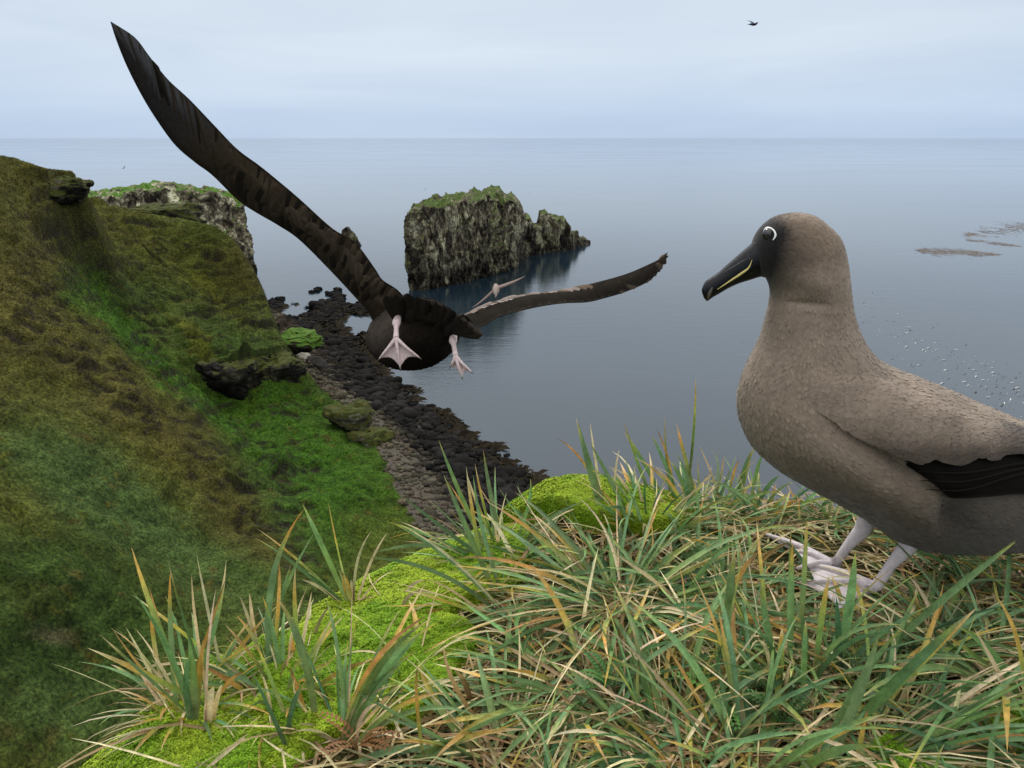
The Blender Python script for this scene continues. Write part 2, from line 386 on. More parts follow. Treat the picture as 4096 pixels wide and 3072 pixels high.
# steep faces show dark rock; under ledge lips it carries painted shade too
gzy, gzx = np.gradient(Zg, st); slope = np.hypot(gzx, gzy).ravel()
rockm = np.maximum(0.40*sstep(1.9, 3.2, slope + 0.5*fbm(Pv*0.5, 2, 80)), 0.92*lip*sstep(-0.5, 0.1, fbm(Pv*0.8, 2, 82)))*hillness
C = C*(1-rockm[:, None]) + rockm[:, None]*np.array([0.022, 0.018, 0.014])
wet = sstep(-42.9, -44.0, Z)
stone = np.array([0.070, 0.058, 0.040])*(1+0.5*fbm(Pv*1.2, 3, 81))[:, None]*(1-0.72*wet[:, None])
faces = grid_faces(nR, nC)
fb = beachness[faces].mean(1) > 0.5
under = Z[faces].max(1) < -47.0
def sub(mask, col, name, mat):
    f = faces[mask]; idx, inv = np.unique(f, return_inverse=True)
    return make(name, Pv[idx], inv.reshape(-1, 4), mat, col=col[idx])
m = M('hillside_turf', rough=0.95, spec=0.08)
v = m.coord('Object'); n1 = m.noise(v, 1.6, 6, 0.65); n2 = m.noise(v, 3.6, 6, 0.72)
m.base(m.mix(1.0, m.attr(), m.ramp(n2, [(0.34, (0.30, 0.30, 0.28)), (0.5, (0.95, 0.95, 0.9)), (0.66, (1.9, 1.85, 1.6))]), 'MULTIPLY'))
b = m.bump(n1, 0.7, 0.35); m.bump(n2, 0.8, 0.16, b); M_turf = m.m
m = M('beach_gravel', rough=0.75, spec=0.3)
v = m.coord('Object'); n2 = m.noise(v, 5.0, 5, 0.7)
m.base(m.mix(1.0, m.attr(), m.ramp(n2, [(0.3, (0.4, 0.4, 0.4)), (0.7, (1.6, 1.55, 1.5))]), 'MULTIPLY'))
m.bump(n2, 1.0, 0.3); M_beach = m.m
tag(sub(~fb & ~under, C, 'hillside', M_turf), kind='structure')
tag(sub(fb & ~under, stone, 'beach', M_beach), kind='structure')

# blades of turf standing on the slope (nobody could count them)
def tufts(n, seed, size, only=None):
    r = np.random.default_rng(seed)
    # sample with a density that falls off with distance
    yy = 22 + (180-22)*r.random(n*7)**1.5; xx = x0+1 + (x1-x0-2)*r.random(n*7)
    zz = hill(xx, yy); P = np.c_[xx, yy, zz]; u, w = to_px(P)
    ok = (u > -150) & (u < 2050) & (w > 560) & (w < 3300) & (xx < edge_x(yy)-0.3) & (zz > -43.6)
    P = P[ok][:n]; N = len(P); assert N > n*0.5
    c = veg_colour(P)
    d = P[:, 1]/60.0
    k = 3
    P = np.repeat(P, k, 0); c = np.repeat(c, k, 0)*(0.80+0.55*r.random((N*k, 1))); d = np.repeat(d, k)
    h = size*(0.5+0.9*r.random(N*k))*np.clip(d, 0.7, 1.6); wd = h*0.30
    az = r.random(N*k)*2*np.pi; off = 0.25*r.standard_normal((N*k, 2)); P[:, :2] += off; P[:, 2] = hill(P[:, 0], P[:, 1])-0.05
    side = np.c_[np.cos(az), np.sin(az), 0*az]*wd[:, None]
    lean = np.c_[0.9+0.5*r.standard_normal(N*k), -0.5+0.6*r.standard_normal(N*k), 0.9+0*az]*h[:, None]
    V = np.stack([P-side, P+side, P+lean], 1).reshape(-1, 3)
    Fc = np.arange(len(V)).reshape(-1, 3)
    return V, Fc, np.repeat(c, 3, 0)*np.tile([[0.8], [0.8], [1.25]], (N*k, 1))
m = M('turf_blades', rough=0.9, spec=0.08); m.base(m.attr()); M_tb = m.m
V, Fc, c = tufts(30000, 3, 0.12)
tag(make('hillside_grass', V, Fc, M_tb, col=c, smooth=False), 'short tussock grass covering the hillside above the beach', 'grass', kind='stuff')

# ================================================================== ROCKS: stacks, headland, outcrops
def rock_mat(name, grass=0.5, dark=1.0, base_z=-45.0, wet_shade_h=6.0, turf=(1, 1, 1)):
    m = M(name, rough=0.85, spec=0.2)
    g = m.n('ShaderNodeNewGeometry'); s = m.n('ShaderNodeSeparateXYZ'); m.l(g.outputs['Normal'], s.inputs[0])
    sp = m.n('ShaderNodeSeparateXYZ'); m.l(g.outputs['Position'], sp.inputs[0])
    t = m.n('ShaderNodeTexCoord')
    mp_ = m.n('ShaderNodeMapping'); m.l(t.outputs['Object'], mp_.inputs[0]); mp_.inputs['Scale'].default_value = (1, 1, 0.8)
    v = mp_.outputs[0]
    n1 = m.noise(v, 0.22, 8, 0.72, 0.9); n2 = m.noise(v, 1.1, 6, 0.72, 0.4); n3 = m.noise(t.outputs['Object'], 0.16, 6, 0.68, 0.6)
    c = m.ramp(n1, [(0.40, (0.022*dark, 0.017*dark, 0.013*dark)), (0.47, (0.070*dark, 0.058*dark, 0.043*dark)), (0.54, (0.18*dark, 0.165*dark, 0.115*dark)), (0.64, (0.42*dark, 0.41*dark, 0.31*dark))])
    c = m.mix(1.0, c, m.ramp(n2, [(0.32, (0.35, 0.34, 0.34)), (0.68, (1.7, 1.65, 1.5))]), 'MULTIPLY')
    c = m.mix(1.0, c, m.ramp(n3, [(0.38, (0.45, 0.43, 0.42)), (0.5, (0.9, 0.9, 0.9)), (0.62, (1.6, 1.6, 1.5))]), 'MULTIPLY')
    # lower rock darkened: wet by the sea, and painted shade on stack and outcrops
    lo = m.math('SUBTRACT', sp.outputs['Z'], base_z); lo = m.math('DIVIDE', lo, wet_shade_h)
    lo = m.math('ADD', lo, m.math('MULTIPLY', m.math('SUBTRACT', n1, 0.5), 1.6), False); lo = m.math('MINIMUM', m.math('MAXIMUM', lo, 0.0), 1.0)
    c = m.mix(lo, m.mix(1.0, c, (0.15, 0.14, 0.13), 'MULTIPLY'), c)
    # turf on ledges and hanging down the gullies
    gr = m.math('ADD', s.outputs['Z'], m.math('MULTIPLY', m.math('SUBTRACT', n3, 0.5), 4.4))
    gr = m.math('ADD', gr, m.math('MULTIPLY', m.math('SUBTRACT', n2, 0.5), 0.5))
    gf = m.ramp(gr, [(1.02-grass, (0, 0, 0)), (1.10-grass, (1, 1, 1))])
    gc = m.mix(1.0, m.ramp(n2, [(0.3, (0.030, 0.060, 0.010)), (0.5, (0.065, 0.110, 0.016)), (0.7, (0.14, 0.145, 0.035))]), turf, 'MULTIPLY')
    gf2 = m.mix(1.0, gf, m.mix(lo, (0, 0, 0), (1, 1, 1)), 'MULTIPLY')
    m.base(m.mix(gf2, c, gc))
    b = m.bump(n1, 0.8, 1.2); m.bump(n2, 0.9, 0.4, b)
    return m.m
def resample_closed(P, n):
    P = np.asarray(P, float); Q = np.vstack([P[-1:], P, P[:2]]); out = []
    L = np.linalg.norm(np.roll(P, -1, 0)-P, axis=1); cum = np.r_[0, np.cumsum(L)]
    for t in np.linspace(0, cum[-1], n, endpoint=False):
        i = min(np.searchsorted(cum, t, 'right')-1, len(P)-1); f = (t-cum[i])/L[i]
        p0, p1, p2, p3 = Q[i], Q[i+1], Q[i+2], Q[(i+3) if i+3 < len(Q) else 0]
        out.append(0.5*(2*p1+(-p0+p2)*f+(2*p0-5*p1+4*p2-p3)*f*f+(-p0+3*p1-3*p2+p3)*f**3))
    return np.array(out)
def tower(name, foot, topz, base_z, mat, n=420, rows=70, caprings=14, batter=0.0, amp=1.0, seed=0, flute=2.2, parent=None, under=0.0):
    Pc = resample_closed(foot, n); c = Pc.mean(0)
    tz = topz(Pc[:, 0], Pc[:, 1])
    v = np.linspace(0, 1, rows)**0.9
    V = []
    for k in v:
        sc = 1 - batter*k + under*math.sin(k*math.pi/2)*1.0
        p = c + (Pc-c)*sc
        V.append(np.c_[p, base_z + (tz-base_z)*k])
    for j in range(1, caprings+1):
        s_ = 1-j/caprings; p = c + (V[rows-1][:, :2]-c)*max(s_, 0.001)
        zt = topz(p[:, 0], p[:, 1]) + 0.12*amp*math.sin(math.pi*(1-s_)*0.5)
        V.append(np.c_[p, zt])
    G = np.array(V); nr = G.shape[0]
    P = G.reshape(-1, 3)
    dr = P[:, :2]-c; L = np.linalg.norm(dr, axis=1)[:, None]+1e-6; dr = dr/L
    capf = np.repeat(np.r_[np.ones(rows), np.linspace(0.9, 0, caprings)], n)
    q = np.c_[P[:, :2]/flute, P[:, 2]/(flute*2.8)]
    d = amp*(0.9*ridged(q, 5, seed, 0.6) - 0.9 + 1.6*noise3(P/(flute*2.6), seed+9) + 0.5*fbm(P/(flute*.5), 3, seed+11))
    # blocky joints
    qb = np.c_[P[:, :2]/(flute*0.8), P[:, 2]/(flute*1.6)] + 0.35*noise3(P/flute, seed+5)[:, None]
    d += amp*0.55*(rand_cells(qb, seed+7)-0.5)
    P[:, :2] += dr*(d*capf)[:, None]
    P[:, 2] += np.repeat(np.r_[np.linspace(0, 1, rows)**2, np.ones(caprings)], n)*amp*(1.35*fbm(P/flute/1.1, 4, seed+3, .5))
    return make(name, P, grid_faces(nr, n, True), mat, parent)
def prof(xs, zs): return lambda x, y: np.interp(x, xs, zs)

# sea stack: a fin that runs away from the shore
st_root = empty('sea_stack', (-15, 262, SEA))
tag(st_root, 'large flat topped rock stack with green turf standing in the bay', 'sea stack')
def stack_top():
    pxs = [(1622,905,236),(1640,862,237),(1655,835,238),(1690,822,243),(1722,800,247),(1745,816,250),(1775,806,254),(1830,790,262),(1850,798,265),(1880,778,270),(1915,792,275),(1955,762,282),(1990,764,287),(2015,796,291),(2040,784,294),(2070,806,300),(2088,868,304)]
    p = np.array([at_y(*q) for q in pxs]); return p
tp = stack_top()
M_stack = rock_mat('stack_rock', grass=0.40, dark=1.35, wet_shade_h=18.0)
foot = [(-31.0,232.5),(-25,235),(-17,245),(-8,258),(-1,272),(3,288),(4.5,303),(1,309),(-6,306),(-14,296),(-23,276),(-29,256),(-31.5,241)]
tower('rock', foot, lambda x, y: np.interp(x, tp[:, 0], tp[:, 2]), SEA-3, M_stack, n=900, rows=130, batter=-0.01, amp=1.7, seed=101, flute=3.4, parent=st_root)
# saddle and smaller pinnacle of the same rock
tp2 = np.array([at_y(*q) for q in [(2085,868,305),(2120,872,308),(2132,905,312),(2160,900,316)]])
tower('saddle', [(0,300),(6,301),(13,312),(14,322),(6,322),(0,312)], lambda x, y: np.interp(x, tp2[:, 0], tp2[:, 2]), SEA-3, M_stack, n=300, rows=60, batter=0.12, amp=0.9, seed=131, flute=1.8, parent=st_root)
pn = empty('rock_pinnacle', (20, 325, SEA)); tag(pn, 'small craggy rock pinnacle at the right end of the big sea stack', 'sea stack')
tp3 = np.array([at_y(*q) for q in [(2155,905,318),(2166,850,320),(2185,848,323),(2200,866,325),(2255,872,330),(2268,900,332),(2275,930,334)]])
tower('rock', [(10,316),(17,315),(24,322),(29,333),(27,340),(18,338),(11,328)], lambda x, y: np.interp(x, tp3[:, 0], tp3[:, 2]), SEA-3, M_stack, n=360, rows=70, batter=0.10, amp=1.0, seed=151, flute=1.8, parent=pn)
tower('low_skirt', [(24,320),(31,332),(38,345),(31,352),(22,342)], lambda x, y: np.interp(x, [22, 29, 38], [-39, -42, -45.5]), SEA-3, M_stack, n=200, rows=24, batter=0.3, amp=0.8, seed=171, flute=1.6, parent=pn)
# small far rock
fr = at_z(1400, 985, SEA)
tp4 = lambda x, y: np.interp(x, [fr[0]-4, fr[0]-1, fr[0]+4], [-40, -36.8, -43])
t = tower('sea_rock', [(fr[0]-5.5, fr[1]-1), (fr[0], fr[1]-3), (fr[0]+5, fr[1]-1), (fr[0]+4, fr[1]+4), (fr[0]-3, fr[1]+5)], tp4, SEA-2, rock_mat('dark_sea_rock', 0.1, 0.6, wet_shade_h=5), n=120, rows=24, batter=0.45, amp=0.6, seed=181, flute=1.4)
tag(t, 'lone small pointed dark rock in the sea behind the raised wing', 'sea rock')

# headland cliff across the bay
hp = np.array([at_y(*q) for q in [(380,775,250),(470,765,250),(560,750,250),(640,738,250),(700,745,250),(780,758,250),(860,765,250),(930,780,250),(968,800,252)]])
def head_top(x, y):
    return np.interp(x*250/np.maximum(y, 200), hp[:, 0], hp[:, 2]) * y/250 - 0.5*sstep(262, 240, y)*3.0
M_head = rock_mat('headland_rock', grass=0.30, dark=1.9, wet_shade_h=7.0, turf=(1.1, 1.5, .9))
hl = tower('cliff_headland', [(-91,262),(-93,255),(-100,249),(-108,246),(-114,240),(-122,239),(-132,232),(-145,232),(-165,245),(-165,285),(-130,285),(-99,277)], head_top, SEA-3, M_head, n=1000, rows=120, caprings=40, batter=0.035, amp=1.9, seed=201, flute=4.0)
tag(hl, 'sheer grey lichened cliff headland with a turf top across the cove', 'cliff')

# outcrops on the hillside
def outcrop(px, py, Y, w, h, d, seed, label, mossy=0.6, dark=0.5, tilt=0.0, over=0.22, turf=(0.75, 0.55, 0.5)):
    c = at_y(px, py, Y); n, k = 150, 90
    th = np.linspace(0, 2*np.pi, n, endpoint=False); ph = np.linspace(0.02, math.pi-0.02, k)
    TH, PH = np.meshgrid(th, ph); TH, PH = TH.ravel(), PH.ravel(); cz = np.cos(PH); sr = np.sin(PH)**0.75
    D3 = np.c_[np.cos(TH)*sr, np.sin(TH)*sr, np.sign(cz)*np.abs(cz)**0.8]
    V = D3*[w/2, d/2, h*0.75]; V[:, :2] *= (1+over*D3[:, 2])[:, None]
    q = V + c
    dsp = 0.55*fbm(q/(0.45*w)+seed, 3, seed, .5) + 0.10*ridged(q*[.25, .25, .7], 3, seed+4) - 0.10 + 0.14*(rand_cells(q*[.5, .5, 1.1]+0.4*noise3(q*.7, seed)[:, None], seed)-.5)
    V *= (1+dsp)[:, None]; V[:, 2] += tilt*V[:, 0]
    o = make('rock_outcrop', V+c, grid_faces(k, n, True), rock_mat('outcrop_rock', mossy-.12, dark, base_z=c[2]-h*0.6, wet_shade_h=h*0.5, turf=turf))
    tag(o, label, 'rock outcrop', 'rock outcrops on the hillside'); return o
outcrop(240, 765, 119, 8, 2.8, 9, 301, 'square turf topped rock outcrop on the skyline at the upper left', 0.95, 0.5)
outcrop(650, 880, 152, 15, 4.0, 8, 304, 'mossy ledge jutting in front of the pale cliff headland', 0.75, 0.6)
outcrop(930, 1525, 116, 9, 4.2, 6, 305, 'dark cave like overhang at the foot of the steep spur', 0.5, 0.22)
outcrop(1085, 1500, 119, 9.5, 4.6, 6, 306, 'dark mossy overhanging rock ending the spur above the beach', 0.6, 0.25)
outcrop(1190, 1370, 132, 9, 2.4, 6, 308, 'bright green mossy boulder beside the upper beach', 1.15, 0.7, turf=(1.0, 1.3, .7))
outcrop(1410, 1670, 108, 6.5, 2.6, 5, 309, 'green knob of rock at the toe of the grass slope', 1.0, 0.6)
outcrop(1480, 1760, 104, 6.0, 2.0, 4, 310, 'low mossy rock below the green knob beside the shingle', 0.9, 0.6)

# ================================================================== BOULDERS
def rock_shape(seed, sub=2):
    import bmesh
    bm = bmesh.new(); bmesh.ops.create_icosphere(bm, subdivisions=sub, radius=0.5)
    bm.verts.ensure_lookup_table()
    V = np.array([v.co[:] for v in bm.verts]); Fc = np.array([[v.index for v in f.verts] for f in bm.faces]); bm.free()
    r = np.random.default_rng(seed); sc = np.array([1.0+0.3*r.random(), 0.8+0.3*r.random(), 0.5+0.25*r.random()])
    V = V*(1+0.55*noise3(V*1.7+seed*3.1, seed))[:, None]
    for _ in range(5):                                  # a few flat faces broken off
        nrm = r.standard_normal(3); nrm /= np.linalg.norm(nrm); dcut = 0.30+0.12*r.random()
        s_ = V@nrm; V -= np.clip(s_-dcut, 0, None)[:, None]*nrm
    return V*sc, Fc
m = M('boulder_stone', rough=0.92, spec=0.05)
oi = m.n('ShaderNodeObjectInfo'); v = m.coord('Object'); n1 = m.noise(v, 3.0, 5, 0.65)
cc = m.mix(1.0, m.attr(), m.ramp(n1, [(0.3, (0.5, 0.5, 0.5)), (0.7, (1.5, 1.5, 1.45))]), 'MULTIPLY'); m.base(cc)
m.bump(n1, 0.6, 0.1); M_bou = m.m
shapes = [rock_shape(500+i, 1) for i in range(10)]; shapes2 = [rock_shape(600+i, 2) for i in range(8)]
WETC = np.array([0.011, 0.010, 0.0095]); DRYC = np.array([0.074, 0.064, 0.046])
def beach_points(n, seed):
    r = np.random.default_rng(seed); yy = 58 + (235-58)*r.random(n*5)**1.25; xx = -95 + 115*r.random(n*5)
    zz = np.where((yy < y1-1), hill(xx, yy), SEA+0.02)
    P = np.c_[xx, yy, zz]; u, w = to_px(P)
    shallow = (zz < -45.05) & (zz > -45.9) & (r.random(len(zz)) < 0.05)
    far = (yy > 140) & (u > 1040) & (u < 1480) & (w > 1090) & (w < 1420) & (fbm(np.c_[xx*.8, yy*.35, 0*xx]*0.16, 3, 93) > 0.06) & (r.random(len(zz)) < 0.55)
    ok = (((xx > edge_x(yy)-0.4) & (zz > -45.15) & (yy < y1-2)) | (shallow & (yy > 60)) | (far & (xx > edge_x(yy)-2) & (zz > -47))) & (u > 1000) & (u < 2400)
    P = P[ok][:n]; P[:, 2] = np.maximum(P[:, 2], -45.1); return P
BP = beach_points(9000, 5)
r = np.random.default_rng(6)
wetf = sstep(-42.8, -43.7, BP[:, 2])
size = (0.50+0.85*r.random(len(BP))**2.2)*(0.85+0.75*wetf)*(1+0.3*(BP[:, 1] > 120))
big = r.random(len(BP)) < 0.02; size[big] *= 1.8
u, w = to_px(BP); hid = (w > 2060) & (u > 1900)
show = size/BP[:, 1]*np.where(hid, 0.0, 1.0)
order = np.argsort(-show); heroes, rest = order[:290], order[290:]
cols = (DRYC*(0.6+0.9*r.random((len(BP), 1)))*(1+0.05*r.standard_normal((len(BP), 3))))*(1-wetf[:, None]) + wetf[:, None]*WETC*(0.5+0.9*r.random((len(BP), 1)))
cols = np.clip(cols, 0.008, 0.4)
bvar = {}
def boulder_data(k, tone):
    key = (k, tone)
    if key not in bvar:
        V, Fc = shapes2[k]; c = [WETC, WETC*1.8, DRYC*0.6, DRYC*1.2][tone]
        bvar[key] = mesh_data('boulder', V, Fc, M_bou, smooth=False, col=np.tile(c, (len(V), 1)))
    return bvar[key]
for q, i in enumerate(heroes):
    tone = (0 if r.random() < 0.6 else 1) if wetf[i] > 0.5 else (2 if r.random() < 0.6 else 3)
    o = obj('boulder', boulder_data(int(r.integers(8)), tone)); o.location = BP[i] + [0, 0, size[i]*0.12]
    o.scale = (size[i],)*3; o.rotation_euler = (r.random()*0.5, r.random()*0.5, r.random()*6.28)
    tag(o, 'dark wet boulder among many along the water edge of the beach' if tone < 2 else 'dry grey brown boulder among many on the upper part of the beach', 'boulder', 'dark boulders at the water edge' if tone < 2 else 'dry boulders of the upper beach')
Vs, Fs, Cs, off = [], [], [], 0
for i in rest:
    V, Fc = shapes[int(r.integers(10))]; a = r.random()*6.28; ca, sa = math.cos(a), math.sin(a)
    V = V@np.array([[ca, sa, 0], [-sa, ca, 0], [0, 0, 1]])*size[i] + BP[i] + [0, 0, size[i]*0.1]
    Vs.append(V); Fs.append(Fc+off); Cs.append(np.tile(cols[i], (len(V), 1))); off += len(V)
tag(make('beach_cobbles', np.vstack(Vs), np.vstack(Fs), M_bou, smooth=False, col=np.vstack(Cs)), 'countless smaller cobbles and stones covering the beach', 'cobbles', kind='stuff')
# two pale slabs near the overhang
for (px, py, s_, lab) in [(1215, 1425, 3.0, 'pale leaning slab of rock between the mossy overhang and the beach'), (1275, 1455, 2.6, 'big dark boulder beside the pale leaning slab')]:
    c = at_z(px, py, -42.0); V, Fc = rock_shape(700+px, 3)
    o = make('boulder', V*[1.6, 1, 1], Fc, M_bou, smooth=False, col=np.tile([0.22, 0.2, 0.17] if px < 1250 else [0.035, 0.032, 0.03], (len(V), 1)))
    o.location = c; o.scale = (s_,)*3; o.rotation_euler = (0.1, 0.5, -0.5); tag(o, lab, 'boulder')

# kelp and weed along the shore
def kelp(name, P, size, seed, label, flat=0.25, n=7, up=0.15, tone=(0.018, 0.014, 0.008)):
    r = np.random.default_rng(seed); N = len(P)
    P = np.repeat(P, n, 0); N = len(P); s_ = np.repeat(size, n)*(0.5+r.random(N)); az = r.random(N)*6.28
    d = np.c_[np.cos(az), np.sin(az), 0*az]; sd_ = np.c_[-np.sin(az), np.cos(az), 0*az]
    o = P + d*(s_*0.3)[:, None]*r.random((N, 1)); up_ = up*s_*r.random(N)
    V = np.stack([o-sd_*(s_*0.10)[:, None], o+sd_*(s_*0.10)[:, None], o+d*(s_*0.6)[:, None]+sd_*(s_*0.12)[:, None]+np.c_[0*s_, 0*s_, up_], o+d*s_[:, None]+np.c_[0*s_, 0*s_, up_*0.3]], 1).reshape(-1, 3)
    Fc = np.arange(len(V)).reshape(-1, 4)
    c = np.repeat(np.array(tone)*(0.5+1.3*r.random((N, 1))), 4, 0)
    o = make(name, V, Fc, M_kelp, smooth=False, col=c); tag(o, label, 'kelp', kind='stuff')
m = M('kelp_fronds', rough=0.8, spec=0.05); m.base(m.attr()); M_kelp = m.m
r = np.random.default_rng(9)
yy = 62+150*r.random(60000)**1.2; xx = -85+110*r.random(60000); zz = np.where(yy < y1-1, hill(xx, yy), -46); P = np.c_[xx, yy, zz]; u, w = to_px(np.c_[xx, yy, 0*xx+SEA])
nz = fbm(np.c_[xx, yy, 0*xx]*0.13, 3, 91)
ok = (zz < -44.6) & (zz > -45.55) & (xx > edge_x(yy)) & (nz > -0.15)
far = (yy > 125) & (u > 1050) & (u < 1580) & (w > 1085) & (w < 1500) & (fbm(np.c_[xx*.8, yy*.35, 0*xx]*0.16, 3, 93) > 0.0) & (xx > edge_x(np.minimum(yy, 220)))
ok = ok | far
P = P[ok][:6500]; P[:, 2] = np.maximum(P[:, 2], SEA)+0.06
kelp('kelp', P, 0.9+0.9*r.random(len(P)), 10, 'dark kelp and weed fringing the shore and shallow rocks', up=0.3)
# the two floating beds to the right
def bed(px0, py0, px1, py1, wpx, n, seed, lab):
    r = np.random.default_rng(seed); t = r.random(n); px = px0+(px1-px0)*t; py = py0+(py1-py0)*t + wpx*r.standard_normal(n)*0.5*np.sin(np.clip(t*0.9+0.08, 0, 1)*np.pi)**0.7
    P = np.array([at_z(a, b_, SEA+0.03) for a, b_ in zip(px, py)])
    nz = fbm(P*[0.05, 0.025, 0], 3, seed); P = P[nz > -0.12]
    r2 = np.random.default_rng(seed+1)
    kelp('kelp_bed', P, 0.9+0.9*r2.random(len(P)), seed, lab, up=0.02, n=1, tone=(0.13, 0.105, 0.085))
bed(3640, 1000, 3990, 1018, 15, 1500, 21, 'thin brown kelp bed floating just right of the standing bird head')
bed(3860, 940, 4260, 880, 28, 2600, 22, 'wide brown kelp bed floating at the right edge of the sea')
bed(3870, 960, 4080, 985, 7, 400, 23, 'faint narrow kelp streak between the two larger kelp beds')
# fronds that break the surface; their glint is painted in as pale cream
r = np.random.default_rng(12)
m = M('glint_frond', rough=0.15, base=(0.62, 0.60, 0.50), spec=0.8); M_fr = m.m
m = M('dark_frond', rough=0.3, base=(0.035, 0.03, 0.02), spec=0.5); M_fd = m.m
def frond_mesh(mat):
    V, Fc = [], []
    for i in range(5):
        t = i/4; z = 0.20*math.sin(t*math.pi)
        for s_ in (-1, 1): V.append([(t-0.5)*1.0, s_*0.12*(1-abs(t-0.5)), z+0.03])
    for i in range(4): Fc.append([2*i, 2*i+1, 2*i+3, 2*i+2])
    return mesh_data('kelp_frond', V, Fc, mat)
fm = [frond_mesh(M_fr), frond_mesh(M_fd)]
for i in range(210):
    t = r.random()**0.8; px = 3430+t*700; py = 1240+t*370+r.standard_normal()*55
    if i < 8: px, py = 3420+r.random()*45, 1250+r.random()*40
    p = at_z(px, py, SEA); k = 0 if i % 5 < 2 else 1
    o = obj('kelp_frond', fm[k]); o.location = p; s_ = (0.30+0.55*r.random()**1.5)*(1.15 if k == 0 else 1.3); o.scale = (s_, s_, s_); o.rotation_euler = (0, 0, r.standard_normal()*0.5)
    tag(o, ('pale glint painted' if k == 0 else 'dark')+' kelp frond breaking the water in the scatter behind the standing albatross', 'kelp frond', ('shining' if k == 0 else 'dark')+' kelp fronds scattered on the water')
# ================================================================== FOREGROUND MOUND
edge_poly = np.array([(-.60,-.9),(-.56,.30),(-.525,.53),(-.495,.665),(-.46,.78),(-.39,.905),(-.285,1.01),(-.195,1.11),(-.11,1.185),(-.03,1.215),(.03,1.25),(.10,1.295),(.22,1.30),(.36,1.275),(.60,1.29),(1.0,1.31),(1.7,1.3),(2.2,.6),(2.2,-.9)])
def sdist(x, y, poly):
    p = np.c_[x, y]; a = poly; b_ = np.roll(poly, -1, 0); best = np.full(len(p), 1e9); ins = np.zeros(len(p), bool)
    for i in range(len(a)):
        e = b_[i]-a[i]; w_ = p-a[i]; t = np.clip((w_@e)/(e@e), 0, 1); d = np.hypot(*(w_-t[:, None]*e).T); best = np.minimum(best, d)
        c = (a[i][1] > p[:, 1]) != (b_[i][1] > p[:, 1])
        with np.errstate(divide='ignore', invalid='ignore'):
            xi = (b_[i][0]-a[i][0])*(p[:, 1]-a[i][1])/(b_[i][1]-a[i][1]+1e-12)+a[i][0]
        ins ^= c & (p[:, 0] < xi)
    return np.where(ins, best, -best)
def gz(x, y):
    x = np.atleast_1d(np.asarray(x, float)); y = np.atleast_1d(np.asarray(y, float))
    P = np.c_[x, y, 0*x]
    d = sdist(x, y, edge_poly) + 0.035*noise3(P*6, 401) + 0.012*noise3(P*17, 402)
    w = 0.035
    drop = 2.0*w*np.log1p(np.exp(np.clip(-d/w, -40, 400)))
    z = -0.63 + 0.028*noise3(P*2.6, 403) + 0.012*noise3(P*7, 404) + 0.004*noise3(P*22, 405)
    z += 0.055*np.exp(-(((x-.13)/.13)**2+((y-1.17)/.10)**2)) - 0.025*sstep(0.0, -0.6, x)   # mossy hump; the mound dips to the left
    z += 0.02*np.exp(-(((x-.30)/.18)**2+((y-.85)/.15)**2))
    return z - drop
def gpix(px, py):
    r_ = ray(px, py); t = np.linspace(0.35, 2.4, 400); P = t[:, None]*r_
    f = P[:, 2]-gz(P[:, 0], P[:, 1]); k = np.argmax(f < 0)
    if f[k] >= 0: k = int(np.argmin(np.where(P[:, 1] < 1.5, f, 9)))
    return P[k]
m = M('peat_and_thatch', rough=0.95, spec=0.05)
v = m.coord('Object'); n1 = m.noise(v, 60, 5, 0.7); n2 = m.noise(v, 9, 4, 0.6)
m.base(m.mix(n2, m.ramp(n1, [(0.35, (0.012, 0.010, 0.006)), (0.65, (0.10, 0.075, 0.035))]), m.ramp(n1, [(0.35, (0.015, 0.022, 0.006)), (0.65, (0.055, 0.075, 0.022))])))
m.bump(n1, 1.0, 0.01); M_peat = m.m
gx_ = np.r_[np.linspace(-2.2, -0.75, 18), np.arange(-0.74, 1.3, 0.0085), np.linspace(1.32, 3.6, 30)]
gy_ = np.r_[np.linspace(-1.6, 0.3, 20), np.arange(0.31, 1.45, 0.0085), np.linspace(1.47, 2.6, 16)]
XX, YY = np.meshgrid(gx_, gy_); ZZ = gz(XX.ravel(), YY.ravel())
tag(make('ground', np.c_[XX.ravel(), YY.ravel(), ZZ], grid_faces(len(gy_), len(gx_)), M_peat), kind='structure')

